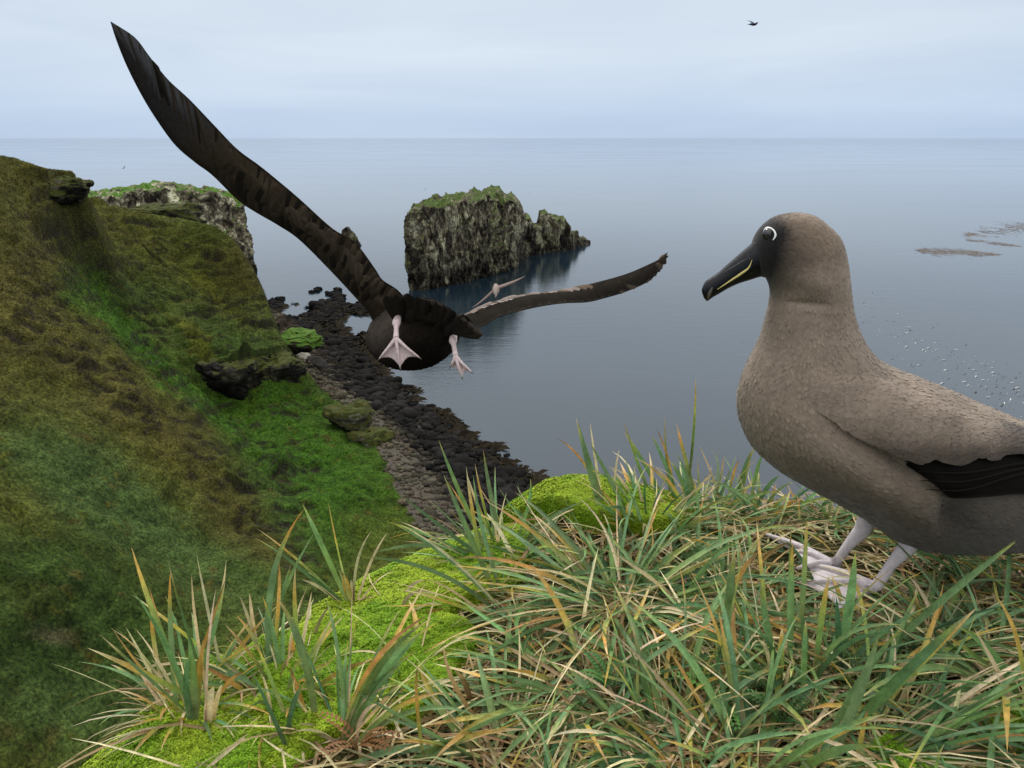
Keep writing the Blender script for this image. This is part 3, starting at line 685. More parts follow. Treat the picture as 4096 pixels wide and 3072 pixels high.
# moss cushions
m = M('moss', rough=0.85, spec=0.15)
v = m.coord('Object'); n1 = m.noise(v, 150, 4, 0.7); n2 = m.noise(v, 12, 4, 0.6)
m.base(m.mix(1.0, m.attr(), m.ramp(n1, [(0.3, (0.45, 0.5, 0.4)), (0.7, (1.5, 1.4, 1.2))]), 'MULTIPLY')); m.bump(n1, 1.0, 0.006)
M_moss = m.m
m = M('moss_leaf', rough=0.7, spec=0.25); m.base(m.attr()); M_mleaf = m.m
m.b.inputs['Subsurface Weight'].default_value = 0.0
MOSS_A, MOSS_B, MOSS_D = np.array([0.135, 0.255, 0.008]), np.array([0.255, 0.345, 0.018]), np.array([0.035, 0.095, 0.006])
def moss(cx, cy, rx, ry, an, puff, seed, label, nleaf, tone=0.5):
    a = math.radians(an); s_ = 0.006
    u = np.arange(-rx*1.35, rx*1.35, s_); w_ = np.arange(-ry*1.35, ry*1.35, s_); U, W_ = np.meshgrid(u, w_); U, W_ = U.ravel(), W_.ravel()
    def world(U, W_): return cx+U*math.cos(a)-W_*math.sin(a), cy+U*math.sin(a)+W_*math.cos(a)
    def field(U, W_):
        x, y = world(U, W_); P = np.c_[x, y, 0*x]
        e = 1-np.sqrt((U/rx)**2+(W_/ry)**2) + 0.42*fbm(P*7, 3, seed)
        mk = sstep(0.0, 0.22, e)
        z = gz(x, y) - 0.012 + mk*(0.012+puff) + mk*(0.009*noise3(P*11, seed+2)+0.0035*noise3(P*40, seed+3)+0.002*noise3(P*90, seed+4))
        return x, y, z, e
    x, y, z, e = field(U, W_)
    P = np.c_[x, y, z]
    def colour(P, r_=None):
        n = fbm(P*9, 3, seed+6); n2 = noise3(P*30, seed+7); k = sstep(-0.35, 0.45, n+0.5*n2+tone-0.5)[:, None]
        c = MOSS_A*(1-k)+MOSS_B*k
        br = (sstep(0.30, 0.55, fbm(P*22, 2, seed+8))*0.3)[:, None]
        c = c*(1-br)+br*MOSS_D
        bw = (sstep(0.50, 0.62, fbm(P*26+9, 2, seed+9))*0.7)[:, None]
        return c*(1-bw)+bw*np.array([0.12, 0.075, 0.03])
    fs = grid_faces(len(w_), len(u)); keep = e[fs].max(1) > -0.02
    root = make('moss_cushion', P, fs[keep], M_moss, col=colour(P)*0.75)
    tag(root, label, 'moss', 'moss cushions on the mound')
    r_ = np.random.default_rng(seed)
    U = (r_.random(nleaf*2)*2-1)*rx*1.25; W_ = (r_.random(nleaf*2)*2-1)*ry*1.25
    x, y, z, e = field(U, W_); ok = e > 0.04; x, y, z = x[ok][:nleaf], y[ok][:nleaf], z[ok][:nleaf]
    P = np.c_[x, y, z]; n = len(P); c = colour(P)*(0.65+0.8*r_.random((n, 1)))
    ex = 0.002
    nx = (gz(x+ex, y)-gz(x-ex, y))/(2*ex); ny = (gz(x, y+ex)-gz(x, y-ex))/(2*ex); N = np.c_[-nx, -ny, 1+0*x]; N /= np.linalg.norm(N, axis=1)[:, None]
    Vs, Cs = [], []
    for k in range(4):
        az = k*1.57+r_.random(n)*1.2; d = np.c_[np.cos(az), np.sin(az), 0*az]; d -= (d*N).sum(1)[:, None]*N; s2 = np.cross(N, d)
        L = (0.0020+0.0016*r_.random(n))[:, None]; wd = L*0.34; lift = (0.2+0.6*r_.random(n))[:, None]
        Vs.append(np.stack([P-s2*wd*0.5, P+d*L*0.6-s2*wd+N*L*lift*0.7, P+d*L*1.1+N*L*lift, P+d*L*0.6+s2*wd+N*L*lift*0.7], 1))
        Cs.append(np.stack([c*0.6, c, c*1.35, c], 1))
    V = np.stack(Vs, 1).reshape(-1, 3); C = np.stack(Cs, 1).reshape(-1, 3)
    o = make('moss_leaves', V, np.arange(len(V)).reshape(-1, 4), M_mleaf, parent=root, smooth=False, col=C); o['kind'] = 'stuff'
    return root
moss(.145, 1.185, .20, .115, -8, .030, 901, 'bright green moss dome on the skyline between two grass tussocks', 22000, 0.6)
moss(*gpix(1720, 2340)[:2], .24, .12, 48, .016, 902, 'moss cushion running along the cliff edge left of the big tussock', 26000, 0.65)
moss(*gpix(1480, 2650)[:2], .17, .15, 30, .014, 903, 'open moss cushion with brown flecks between the left tussock and the bundled grass', 24000, 0.45)
moss(*gpix(620, 3010)[:2], .17, .24, -32, .012, 904, 'bright moss bank at the bottom left corner of the mound', 24000, 0.5)
moss(.62, .63, .17, .12, 10, .004, 905, 'dark green moss patch under grass in the lower right corner', 16000, 0.05)
moss(.40, .60, .09, .06, 30, .004, 906, 'small moss patch hidden among blades at the bottom middle', 5000, 0.1)

# ------------------------------------------------------------------ grass blades
m = M('grass_blade', rough=0.5, spec=0.3)
v = m.coord('Object', scale=(1, 1, 1)); n1 = m.noise(v, 45, 3, 0.6); n2 = m.noise(v, 400, 2, 0.5)
c = m.mix(1.0, m.attr(), m.ramp(n1, [(0.3, (0.70, 0.72, 0.70)), (0.7, (1.30, 1.28, 1.25))]), 'MULTIPLY')
c = m.mix(1.0, c, m.ramp(n2, [(0.3, (0.82, 0.82, 0.82)), (0.7, (1.16, 1.16, 1.16))]), 'MULTIPLY')
m.base(c)
tr = m.n('ShaderNodeBsdfTranslucent'); m.l(c, tr.inputs['Color']); ms = m.n('ShaderNodeMixShader'); ms.inputs[0].default_value = 0.28
m.l(m.b.outputs[0], ms.inputs[1]); m.l(tr.outputs[0], ms.inputs[2]); m.l(ms.outputs[0], m.out.inputs['Surface'])
M_blade = m.m
def lerp_stops(t, stops):
    ps = [s_[0] for s_ in stops]; cs = np.array([s_[1] for s_ in stops]); return np.stack([np.interp(t, ps, cs[:, i]) for i in range(3)], -1)
BG, GG, YG, OR, ST, BR = (.165,.285,.118), (.175,.285,.080), (.33,.36,.08), (.54,.32,.07), (.60,.49,.27), (.20,.115,.05)
PALETTES = {
 'blue': [(0, (.17,.23,.10)), (.25, BG), (.8, BG), (.93, YG), (1, OR)],
 'green': [(0, (.22,.26,.11)), (.3, GG), (.75, BG), (.9, YG), (1, ST)],
 'deep': [(0, (.08,.13,.05)), (.4, (.085,.18,.072)), (.9, (.12,.235,.095)), (1, YG)],
 'turn': [(0, (.25,.26,.10)), (.3, GG), (.55, YG), (.75, OR), (1, ST)],
 'orange': [(0, ST), (.3, YG), (.5, OR), (.8, (.50,.30,.09)), (1, BR)],
 'dead': [(0, BR), (.2, ST), (.8, (.64,.53,.32)), (1, ST)],
 'brown': [(0, BR), (.5, (.33,.22,.10)), (1, (.45,.33,.17))],
}
def blade_rows(P, W, side, fold=0.28, roll=0.0):
    """P (n,K,3) paths, W (n,) widths, side (n,3) -> verts (n,K,3,3)"""
    n, K, _ = P.shape
    T = np.gradient(P, axis=1); T /= np.linalg.norm(T, axis=2)[..., None]+1e-9
    S_ = side[:, None]-(side[:, None]*T).sum(2)[..., None]*T; S_ /= np.linalg.norm(S_, axis=2)[..., None]+1e-9
    Nn = np.cross(T, S_)
    t = np.linspace(0, 1, K)
    prof_ = np.interp(t, [0, .12, .35, .6, .8, .93, 1], [.55, .85, 1, .92, .62, .25, .03])
    w_ = W[:, None]*prof_[None]
    tw = roll if np.ndim(roll) else np.full(n, roll)
    ca, sa = np.cos(tw[:, None]*t), np.sin(tw[:, None]*t)
    A = S_*ca[..., None]+Nn*sa[..., None]; B = np.cross(T, A)
    L = P-A*(w_/2)[..., None]; R_ = P+A*(w_/2)[..., None]; Mi = P-B*(w_*fold)[..., None]
    return np.stack([L, Mi, R_], 2)
def blade_faces(n, K):
    f = np.concatenate([grid_faces(K, 3)]); return (f[None]+(np.arange(n)*K*3)[:, None, None]).reshape(-1, 4)
def blade_cols(kinds, K, r_):
    t = np.linspace(0, 1, K); out = np.empty((len(kinds), K, 3, 3))
    for i, k in enumerate(kinds):
        c = lerp_stops(np.clip(t+0.10*r_.standard_normal(), 0, 1), PALETTES[k])*(1+0.16*r_.standard_normal())*(1+0.06*r_.standard_normal(3))
        out[i] = c[:, None]; out[i, :, 1] *= 1.12
    return np.clip(out, 0.004, 0.8)
def grow(root, az, el, L, droop, drift, K):
    n = len(root); t = np.linspace(0, 1, K); P = np.empty((n, K, 3)); P[:, 0] = root
    for j in range(1, K):
        tm = (t[j]+t[j-1])/2; e = el-droop*tm**1.4; a = az+drift*tm
        d = np.stack([np.cos(a)*np.cos(e), np.sin(a)*np.cos(e), np.sin(e)], 1); P[:, j] = P[:, j-1]+d*(L/(K-1))[:, None]
    return P
def clear_ground(P, margin=0.006):
    n, K, _ = P.shape; q = P.reshape(-1, 3); g = gz(q[:, 0], q[:, 1]).reshape(n, K); t = np.linspace(0, 1, K)
    low = g+margin*np.minimum(1, t*8)[None]; P[:, :, 2] = np.where((low > P[:, :, 2]) & (sdist(q[:, 0], q[:, 1], edge_poly).reshape(n, K) > 0), low, P[:, :, 2]); return P
r_g = np.random.default_rng(77)
def pick(r_, n, wts): 
    k = list(wts); p = np.array([wts[q] for q in k], float); return [k[i] for i in r_.choice(len(k), n, p=p/p.sum())]
TUSS = []
def tussock(px, py, n, L, bias, label, wts=None, el=(25, 75), spread=0.035, nlit=90, W=0.0068, heroes=(), wid=360, y_off=0.0):
    """bias: centre azimuth in degrees (0 right, 90 away, 180 left), wid: spread of azimuths"""
    g = gpix(px, py); root = empty('grass_tussock', g); r_ = np.random.default_rng(int(px*7+py))
    tag(root, label, 'grass tussock', 'grass tussocks on the mound')
    wts = wts or {'blue': 4, 'green': 3, 'deep': 2, 'turn': 2, 'orange': .8, 'dead': 1.5}
    K = 9
    def build(n, L, wts, el, W, K):
        az = np.radians(bias + wid*(r_.random(n)-0.5)); rr_ = spread*np.sqrt(r_.random(n))
        b = np.c_[g[0]+rr_*np.cos(az)*0.9, g[1]+rr_*np.sin(az)*0.9, 0*az]; b[:, 2] = gz(b[:, 0], b[:, 1])-0.004
        e = np.radians(el[0]+(el[1]-el[0])*r_.random(n)); Ln = L*(0.55+0.65*r_.random(n))
        P = grow(b, az+0.25*r_.standard_normal(n), e, Ln, 0.35+0.95*r_.random(n)**1.5, 0.35*r_.standard_normal(n), K)
        P = clear_ground(P); sd_ = np.c_[-np.sin(az), np.cos(az), 0*az] + 0.5*r_.standard_normal((n, 3))
        kinds = pick(r_, n, wts); Wn = W*0.92*(0.55+0.7*r_.random(n))*np.array([0.55 if k in ('dead', 'brown') else 1 for k in kinds])
        return blade_rows(P, Wn, sd_, roll=r_.standard_normal(n)*0.8), blade_cols(kinds, K, r_)
    V, C = build(n, L, wts, el, W, K); Fc = blade_faces(1, K)
    for i in range(n): make('blade', V[i].reshape(-1, 3)-g, Fc, M_blade, col=C[i].reshape(-1, 3)).parent = root
    for (bx, by, tx, ty, kind, w_, bend, dY) in heroes:
        b = gpix(bx, by); tip = at_y(tx, ty, b[1]+dY)
        Kh = 14; t = np.linspace(0, 1, Kh)[:, None]; d = tip-b; sdv = np.array([-d[2], 0, d[0]]); ctrl = (b+tip)/2+sdv*bend+np.array([0, 0, 0.02])
        P = (1-t)**2*b+2*t*(1-t)*ctrl+t*t*tip; P[0] -= [0, 0, .004]
        P = clear_ground(P[None].copy())
        side = np.cross(d, [0, 1, 0.3])+0.25*np.linalg.norm(d)*r_.standard_normal(3)
        V1 = blade_rows(P, np.array([w_*0.001]), side[None], roll=np.array([0.5*r_.standard_normal()])); C1 = blade_cols([kind], Kh, r_)
        make('blade', V1.reshape(-1, 3)-g, blade_faces(1, Kh), M_blade, col=C1.reshape(-1, 3)).parent = root
    if nlit:
        K2 = 6; Vl, Cl = build(nlit, L*0.75, {'dead': 5, 'brown': 3, 'orange': 1.2, 'deep': 2, 'green': 1.5}, (0, 38), W*0.62, K2)
        o = make('thatch', Vl.reshape(-1, 3)-g, blade_faces(nlit, K2), M_blade, col=Cl.reshape(-1, 3)); o.parent = root; o['kind'] = 'stuff'
    return root
# helpers to read blade ends off two enlarged crops of the photograph
A_ = lambda X, Y: (400+X*.8137, 1900+Y*.8137)
B_ = lambda X, Y: (2000+X*.9476, 1600+Y*.9476)
def H(cv, bx, by, tx, ty, kind, w_=7, bend=0.06, dY=0.0): return (*cv(bx, by), *cv(tx, ty), kind, w_, bend, dY)
HL = {'dead': 2.5, 'blue': 2, 'green': 2, 'turn': 2.5, 'orange': 1.2}
tussock(760, 2850, 38, .125, 120, 'leftmost tall tussock on the mossy edge with yellow tipped blades', HL, (30, 75), heroes=[
 H(A_,500,1240,155,355,'turn',7,.05), H(A_,560,1150,335,425,'green',6,.04), H(A_,620,1050,475,390,'dead',4,.02), H(A_,380,1180,345,480,'blue',7,.02), H(A_,470,1260,160,570,'blue',10,-.08),
 H(A_,300,1000,255,650,'orange',6,.05), H(A_,720,1050,160,590,'turn',6,.03), H(A_,395,1210,620,505,'orange',4,-.03), H(A_,500,1230,0,785,'green',6,.08), H(A_,620,1190,-62,850,'turn',7,.05),
 H(A_,440,1190,240,545,'orange',4,.03), H(A_,470,1240,510,800,'orange',7,-.02), H(A_,450,1260,440,880,'blue',8,.06), H(A_,330,1180,190,960,'dead',6,.06), H(A_,520,1270,570,560,'dead',3,.02), H(A_,360,1200,125,745,'dead',5,.02),
 H(A_,530,1270,560,1040,'dead',10,.02), H(A_,545,1260,600,1030,'dead',7,-.04), H(A_,470,1250,430,780,'green',9,-.05), H(A_,400,1200,620,420,'green',6,-.10), H(A_,560,1220,450,490,'dead',4,.04)])
tussock(1130, 2770, 32, .12, 110, 'second tall tussock from the left with upright blue green blades', HL, (35, 80), heroes=[
 H(A_,850,980,1000,170,'blue',8,.16), H(A_,840,960,880,400,'orange',5,-.06), H(A_,1000,1000,960,460,'turn',6,.05), H(A_,800,900,1060,275,'green',5,.03), H(A_,780,900,735,580,'dead',5,.02), H(A_,800,920,690,600,'dead',5,.02),
 H(A_,1060,1240,870,600,'green',9,-.10), H(A_,975,935,1040,575,'dead',5,-.05), H(A_,950,940,945,810,'orange',10,.04), H(A_,930,1230,760,820,'turn',9,.03), H(A_,890,1000,800,600,'blue',7,-.04), H(A_,1040,830,1140,640,'dead',4,.0),
 H(A_,920,1300,1010,1020,'deep',6,.05), H(A_,930,1370,740,960,'deep',8,.03), H(A_,1090,1240,960,1000,'dead',5,.35), H(A_,1030,1230,930,940,'orange',5,.03), H(A_,1140,1290,560,1240,'dead',5,.04), H(A_,820,900,885,380,'blue',5,.02), H(A_,860,920,940,440,'blue',5,.04),
 H(A_,900,1210,600,1130,'orange',6,.08), H(A_,1130,1290,970,1230,'dead',6,.10)])
tussock(1405, 2452, 4, .09, 120, 'small lone tuft with five long blades on the moss edge', HL, (30, 70), .008, 10, heroes=[
 H(A_,1235,665,765,310,'blue',11,.04), H(A_,1225,660,775,265,'turn',5,.02), H(A_,1235,665,995,140,'green',10,.03), H(A_,1240,665,1120,125,'orange',5,.03), H(A_,1250,665,1335,275,'dead',4,.12), H(A_,1255,665,1415,280,'dead',4,.03),
 H(A_,1210,660,990,515,'dead',5,.04), H(A_,1250,655,1235,515,'dead',4,.04), H(A_,1240,665,1190,480,'orange',10,.02), H(A_,1255,670,1450,470,'dead',4,.04), H(A_,1240,680,1045,830,'dead',3,.02), H(A_,1215,670,1110,655,'dead',5,.1)])
tussock(1380, 2985, 14, .17, 70, 'bundle of bent blades rising to the right from the bottom moss', {'green': 3, 'blue': 3, 'turn': 2, 'dead': 3}, (40, 75), .02, 60, wid=110, heroes=[
 H(A_,1200,1330,1640,700,'turn',10,.14), H(A_,1215,1330,1660,725,'blue',10,.12), H(A_,1230,1330,1600,720,'green',9,.14), H(A_,1190,1330,1610,690,'orange',6,.16), H(A_,1240,1330,1560,860,'blue',8,.1), H(A_,1180,1330,1470,1030,'dead',5,.2),
 H(A_,1260,1340,1385,1120,'dead',5,.2), H(A_,1200,1340,1000,1290,'dead',6,.06), H(A_,1250,1340,1700,1070,'turn',6,.1), H(A_,1210,1340,1480,940,'green',9,.12), H(A_,1180,1330,940,1270,'dead',6,-.06)])
HC = {'blue': 4.5, 'green': 4, 'deep': 1.6, 'turn': 2.6, 'orange': .8, 'dead': 3.4}
tussock(2480, 2430, 150, .24, 90, 'big central tussock whose long blades radiate from a straw coloured heart', HC, (5, 45), .03, 220, wid=360, W=.0075, heroes=[
 H(A_,1990,690,1425,230,'blue',8,-.06), H(A_,2000,700,1470,240,'dead',4,-.05), H(A_,1980,700,1285,405,'blue',8,-.14), H(A_,1900,700,1600,510,'dead',5,.03), H(A_,2100,760,1400,520,'dead',4,.02), H(A_,2000,740,1450,560,'turn',8,.04),
 H(A_,1960,620,1690,0,'green',8,.04), H(A_,1990,620,1835,0,'blue',7,.08), H(A_,1900,560,1800,-40,'turn',6,.03), H(A_,2060,300,2115,15,'green',6,-.14), H(A_,2000,500,1480,100,'blue',6,.08)])
tussock(2010, 2260, 40, .15, 130, 'tussock on the cliff edge with tall upright tips before the beach', HC, (15, 70), .03, 60, heroes=[
 (1960,2230,1756,1763,'green',7,.06,0), (2010,2200,1933,1799,'blue',7,.04,0), (1985,2210,1900,1853,'turn',5,.05,0), (1960,2220,1790,1925,'orange',4,.03,0), (2050,2200,2122,1920,'green',5,-.14,0), (2000,2210,1870,1900,'turn',5,.1,0),
 (1940,2260,1560,2090,'blue',7,.03,0),(1900,2260,1600,2085,'dead',3,.05,0),(1970,2240,1700,2160,'blue',6,-.1,0),(1980,2250,1500,2210,'blue',8,-.12,0)])
tussock(2600, 2110, 60, .125, 80, 'ridge tussock right of the bright moss dome with blades against the sea', HC, (20, 80), .055, 110, heroes=[
 H(B_,440,520,320,70,'green',9,.04), H(B_,440,480,380,95,'dead',4,.03), H(B_,420,400,240,160,'orange',4,-.08), H(B_,640,420,520,85,'turn',6,.06), H(B_,690,420,520,130,'green',7,.03), H(B_,480,460,505,205,'dead',4,.05),
 H(B_,460,500,330,95,'green',9,.07), H(B_,560,520,380,180,'blue',7,.05), H(B_,620,520,560,270,'dead',5,.03), H(B_,600,480,470,290,'dead',6,.04)])
tussock(2800, 2090, 55, .13, 90, 'ridge tussock left of the standing albatross with one very tall stem', HC, (25, 80), .05, 110, heroes=[
 H(B_,790,400,826,-100,'turn',5,-.03), H(B_,780,460,822,60,'green',6,-.02), H(B_,720,420,695,70,'turn',5,.04), H(B_,740,420,660,120,'orange',4,-.04), H(B_,830,420,745,100,'turn',7,.05), H(B_,930,420,840,190,'dead',4,.04), H(B_,910,430,945,230,'orange',4,-.05),
 H(B_,760,430,640,150,'blue',7,.03), H(B_,800,430,720,260,'green',8,.03)])
tussock(3040, 2060, 50, .11, 80, 'tussock directly below the breast of the standing albatross', HC, (30, 80), .05, 70, heroes=[
 H(B_,1000,420,1080,195,'green',8,.06), H(B_,1020,420,1060,250,'turn',7,.04), H(B_,1060,430,1110,225,'green',7,.04), H(B_,1080,460,1180,320,'blue',8,.03), H(B_,960,430,1010,250,'orange',5,.03), H(B_,1120,450,1240,350,'green',6,.04)])
tussock(3330, 2075, 40, .085, 90, 'low tussock behind the legs of the standing albatross', HC, (10, 60), .06, 80)
tussock(3760, 2170, 40, .10, 90, 'brown thatched tussock behind the tail end of the standing bird', {'brown': 3, 'dead': 2, 'deep': 4, 'green': 2, 'turn': 1}, (5, 35), .09, 300)
tussock(4050, 2190, 35, .10, 90, 'dark green tussock at the right edge under the bird', {'deep': 5, 'green': 2, 'brown': 2, 'turn': 1}, (20, 70), .05, 120)
tussock(3170, 2720, 60, .16, 95, 'upright tussock with blades crossing in front of the webbed feet', HC, (35, 82), .06, 130, wid=300, W=.0075, heroes=[
 H(B_,1220,800,1232,510,'turn',6,.02), H(B_,1225,1130,1235,600,'blue',8,.02), H(B_,1420,1170,1500,640,'blue',11,-.03), H(B_,1330,1180,1390,740,'turn',8,.03), H(B_,1440,1180,1420,830,'deep',7,.03), H(B_,1300,1150,1270,880,'green',9,.03),
 H(B_,1170,1200,1100,790,'blue',10,.04), H(B_,960,1100,990,640,'green',12,.03), H(B_,760,900,1010,600,'green',10,.14), H(B_,920,1000,1090,640,'orange',8,.1), H(B_,1340,800,1200,590,'deep',5,.02), H(B_,1180,1250,1190,960,'turn',8,.02),H(B_,1280,1250,1290,930,'green',9,.02)])
tussock(3450, 3040, 55, .24, 30, 'long blades sweeping to the upper right from the bottom edge', HC, (10, 45), .06, 90, wid=90, W=.008, heroes=[
 H(B_,1700,1000,2180,590,'green',11,-.03,), H(B_,1560,1120,2175,600,'blue',10,-.02), H(B_,1480,1400,2010,880,'turn',12,-.04), H(B_,1420,1450,1980,900,'green',12,-.03), H(B_,1500,1560,1560,1300,'orange',10,.03), H(B_,1380,1560,1600,990,'blue',10,-.05),
 H(B_,1640,1080,2212,860,'deep',10,.05), H(B_,1360,1500,1700,960,'blue',9,.06), H(B_,1600,1240,1795,1080,'dead',5,.14), H(B_,1500,1200,2130,1225,'dead',6,-.06)])
tussock(2330, 2760, 50, .155, 70, 'tangled tussock in the lower middle between moss and straw', HC, (8, 55), .06, 140, W=.0075)
tussock(2030, 3050, 45, .15, 60, 'bottom tussock with pale broad blades spreading both ways', HC, (8, 50), .06, 120, W=.008, heroes=[
 H(A_,1830,1150,1740,960,'brown',8,-.06), H(A_,1880,1240,1690,830,'brown',5,.2), H(A_,1600,1440,1560,930,'orange',4,.06), H(A_,1480,1440,2110,1250,'turn',9,.06), H(A_,1560,1440,2212,1120,'blue',10,.05)])
tussock(2700, 3000, 55, .17, 95, 'bottom centre tussock standing over small ferns', HC, (15, 70), .06, 120, W=.008)
tussock(3020, 3080, 45, .18, 85, 'bottom tussock between the ferns and the long sweeping blades', HC, (20, 75), .05, 90, W=.008)
tussock(3980, 2720, 45, .24, 150, 'right edge tussock lying over the dark moss', HC, (8, 45), .05, 70, W=.0075, heroes=[
 H(B_,2212,1500,1990,1400,'dead',6,.2), H(B_,2212,1480,2030,1440,'dead',6,.1), H(B_,2130,1190,1890,1000,'turn',6,.1), H(B_,2212,1330,2080,810,'orange',6,-.1), H(B_,2200,1340,2000,960,'dead',5,.06), H(B_,2200,1280,1940,960,'blue',9,-.05)])
tussock(3700, 2600, 35, .17, 30, 'tussock right of the near foot with blades leaning right', HC, (5, 32), .05, 100, wid=140, W=.0075)
tussock(2900, 2440, 55, .17, 120, 'tussock left of the feet with blades arching over the straw', HC, (8, 45), .05, 130, W=.0075)
tussock(1650, 2700, 10, .12, 60, 'sparse curled straw tuft on the open moss', {'dead': 4, 'blue': 1, 'turn': 1}, (20, 70), .012, 14, heroes=[
 H(A_,1480,640,1600,520,'dead',5,.1), H(A_,1470,700,1630,580,'dead',5,.3), H(A_,1500,720,1375,860,'dead',6,-.05), H(A_,1490,730,1690,640,'dead',5,.12), H(A_,1500,740,1700,660,'orange',6,-.1), H(A_,1480,690,1440,655,'dead',5,.3), H(A_,1490,715,1470,800,'dead',5,.1)])

# filler: turf everywhere between the tussocks, past what one could count
def filler(name, n, K, L, el, W, wts, seed, label, rng_box, test):
    r_ = np.random.default_rng(seed); x = rng_box[0]+(rng_box[1]-rng_box[0])*r_.random(n*3); y = rng_box[2]+(rng_box[3]-rng_box[2])*r_.random(n*3)
    g = np.c_[x, y, gz(x, y)]; u, w = to_px(g); ok = test(u, w, g) & (sdist(x, y, edge_poly) > 0.04); g = g[ok][:n]; n = len(g)
    az = r_.random(n)*6.28; e = np.radians(el[0]+(el[1]-el[0])*r_.random(n)); Ln = L*(0.4+0.8*r_.random(n)); g[:, 2] -= .003
    P = clear_ground(grow(g, az, e, Ln, 0.3+1.1*r_.random(n), 0.7*r_.standard_normal(n), K)); kinds = pick(r_, n, wts)
    V = blade_rows(P, W*(0.5+0.8*r_.random(n)), np.c_[-np.sin(az), np.cos(az), 0.4*r_.standard_normal(n)], roll=r_.standard_normal(n)); C = blade_cols(kinds, K, r_)
    tag(make(name, V.reshape(-1, 3), blade_faces(n, K), M_blade, col=C.reshape(-1, 3)), label, 'grass', kind='stuff')
open_moss = lambda u, w: ((u < 1950) & (((u-1500)/500)**2+((w-2600)/340)**2 < 1)) | ((u < 2030) & (w < 2470)) | (((u-2270)/290)**2+((w-2020)/150)**2 < 1) | (((u-3900)/330)**2+((w-2830)/160)**2 < 1) | ((u < 750)) | (((u-3270)/270)**2+((w-2290)/170)**2 < 1)
box = (-.6, 1.3, .33, 1.32)
filler('straw_litter', 5600, 6, .15, (0, 28), .0040, {'dead': 4, 'brown': 3, 'orange': 1}, 61, 'dead straw lying between the tussocks', box, lambda u, w, g: ~open_moss(u, w) | (np.random.default_rng(1).random(len(u)) < 0.04))
filler('short_grass', 3600, 6, .13, (5, 50), .0055, {'deep': 4, 'blue': 3, 'green': 3, 'turn': 2, 'dead': 1}, 62, 'short green grass filling the gaps between the tussocks', box, lambda u, w, g: (~open_moss(u, w)) & (u > 1900))

# small ferns
m = M('fern_leaf', rough=0.6, spec=0.25); m.base(m.attr()); M_fern = m.m
def fern(px, py, s_, seed, label, col):
    g = gpix(px, py); g = g+np.array([0, 0, 0.02]); root = empty('fern', g); tag(root, label, 'fern', 'small ferns between the blades'); r_ = np.random.default_rng(seed)
    for k in range(5):
        az = r_.random()*6.28; P = grow(np.zeros((1, 3)), np.array([az]), np.array([math.radians(30+30*r_.random())]), np.array([s_*(0.7+0.5*r_.random())]), np.array([0.9]), np.array([0.3]), 12)[0]
        V, Fc = [], []
        for j in range(1, 12):
            T = P[j]-P[j-1]; T /= np.linalg.norm(T); s2 = np.cross(T, [0, 0, 1]); s2 /= np.linalg.norm(s2); ln = s_*0.16*math.sin(math.pi*(j+1)/13)**0.6
            for sg in (-1, 1):
                b = len(V); V += [P[j]-T*ln*.2, P[j]+sg*s2*ln*.6-T*ln*.35+[0, 0, .001], P[j]+sg*s2*ln+T*ln*.15, P[j]+sg*s2*ln*.6+T*ln*.4]; Fc.append([b, b+1, b+2, b+3])
        make('frond', np.array(V), Fc, M_fern, smooth=False, col=np.tile(np.array(col)*(0.7+0.6*r_.random()), (len(V), 1))).parent = root
fern(2430, 2800, .055, 1, 'small green fern left of the bottom middle tussock', (.05, .14, .03))
fern(2800, 2760, .06, 2, 'reddish green fern under the central straw', (.16, .13, .03))
fern(2880, 2870, .06, 3, 'bright green fern near the bottom middle', (.07, .18, .03))
fern(1440, 3040, .05, 4, 'rusty leaved fern at the bottom edge left of centre', (.20, .09, .03))
fern(3120, 2950, .05, 5, 'dark fern between bottom tussocks right of centre', (.05, .12, .03))
# ================================================================== BIRDS
def plumage(name, rough=0.75, scale=1.0, bumpy=0.5, sheen=0.2, stretch=(1, 1, 1), rot=(0, 0, 0)):
    m = M(name, rough=rough, spec=0.12)
    v = m.coord('Object', scale=stretch, rot=rot); n1 = m.noise(v, 22*scale, 4, 0.6, 0.3); n2 = m.noise(v, 150*scale, 3, 0.6, 0.4)
    c = m.mix(1.0, m.attr(), m.ramp(n1, [(0.3, (0.86, 0.85, 0.84)), (0.7, (1.15, 1.15, 1.15))]), 'MULTIPLY')
    c = m.mix(1.0, c, m.ramp(n2, [(0.3, (0.86, 0.86, 0.86)), (0.7, (1.13, 1.13, 1.13))]), 'MULTIPLY'); m.base(c)
    b = m.bump(n1, 0.15*bumpy, 0.01); m.bump(n2, 0.35*bumpy, 0.002, b)
    m.b.inputs['Sheen Weight'].default_value = sheen; m.b.inputs['Sheen Roughness'].default_value = 0.5
    return m.m
M_body = plumage('grey_brown_plumage', stretch=(0.5, 1, 1), rot=(0, math.radians(28), 0))
M_wingm = plumage('wing_plumage', stretch=(0.35, 1, 1), rot=(0, math.radians(18), 0))
M_dark = plumage('dark_plumage', rough=0.6, sheen=0.0, scale=0.4, stretch=(0.4, 1, 1))
m = M('pink_skin', rough=0.45, spec=0.4); v = m.coord('Object'); n1 = m.noise(v, 160, 4, 0.6)
m.base(m.ramp(n1, [(0.3, (0.60, 0.43, 0.41)), (0.7, (0.84, 0.69, 0.66))])); m.bump(n1, 0.4, 0.002); M_pink = m.m
m = M('pale_skin', rough=0.5, spec=0.35); v = m.coord('Object'); n1 = m.noise(v, 120, 4, 0.6); n2 = m.noise(v, 30, 3, 0.6)
c = m.ramp(n1, [(0.3, (0.46, 0.40, 0.42)), (0.7, (0.63, 0.57, 0.58))]); m.base(m.mix(m.ramp(n2, [(0.60, (0, 0, 0)), (0.68, (1, 1, 1))]), c, (0.24, 0.2, 0.21))); m.bump(n1, 0.5, 0.002); M_pale = m.m
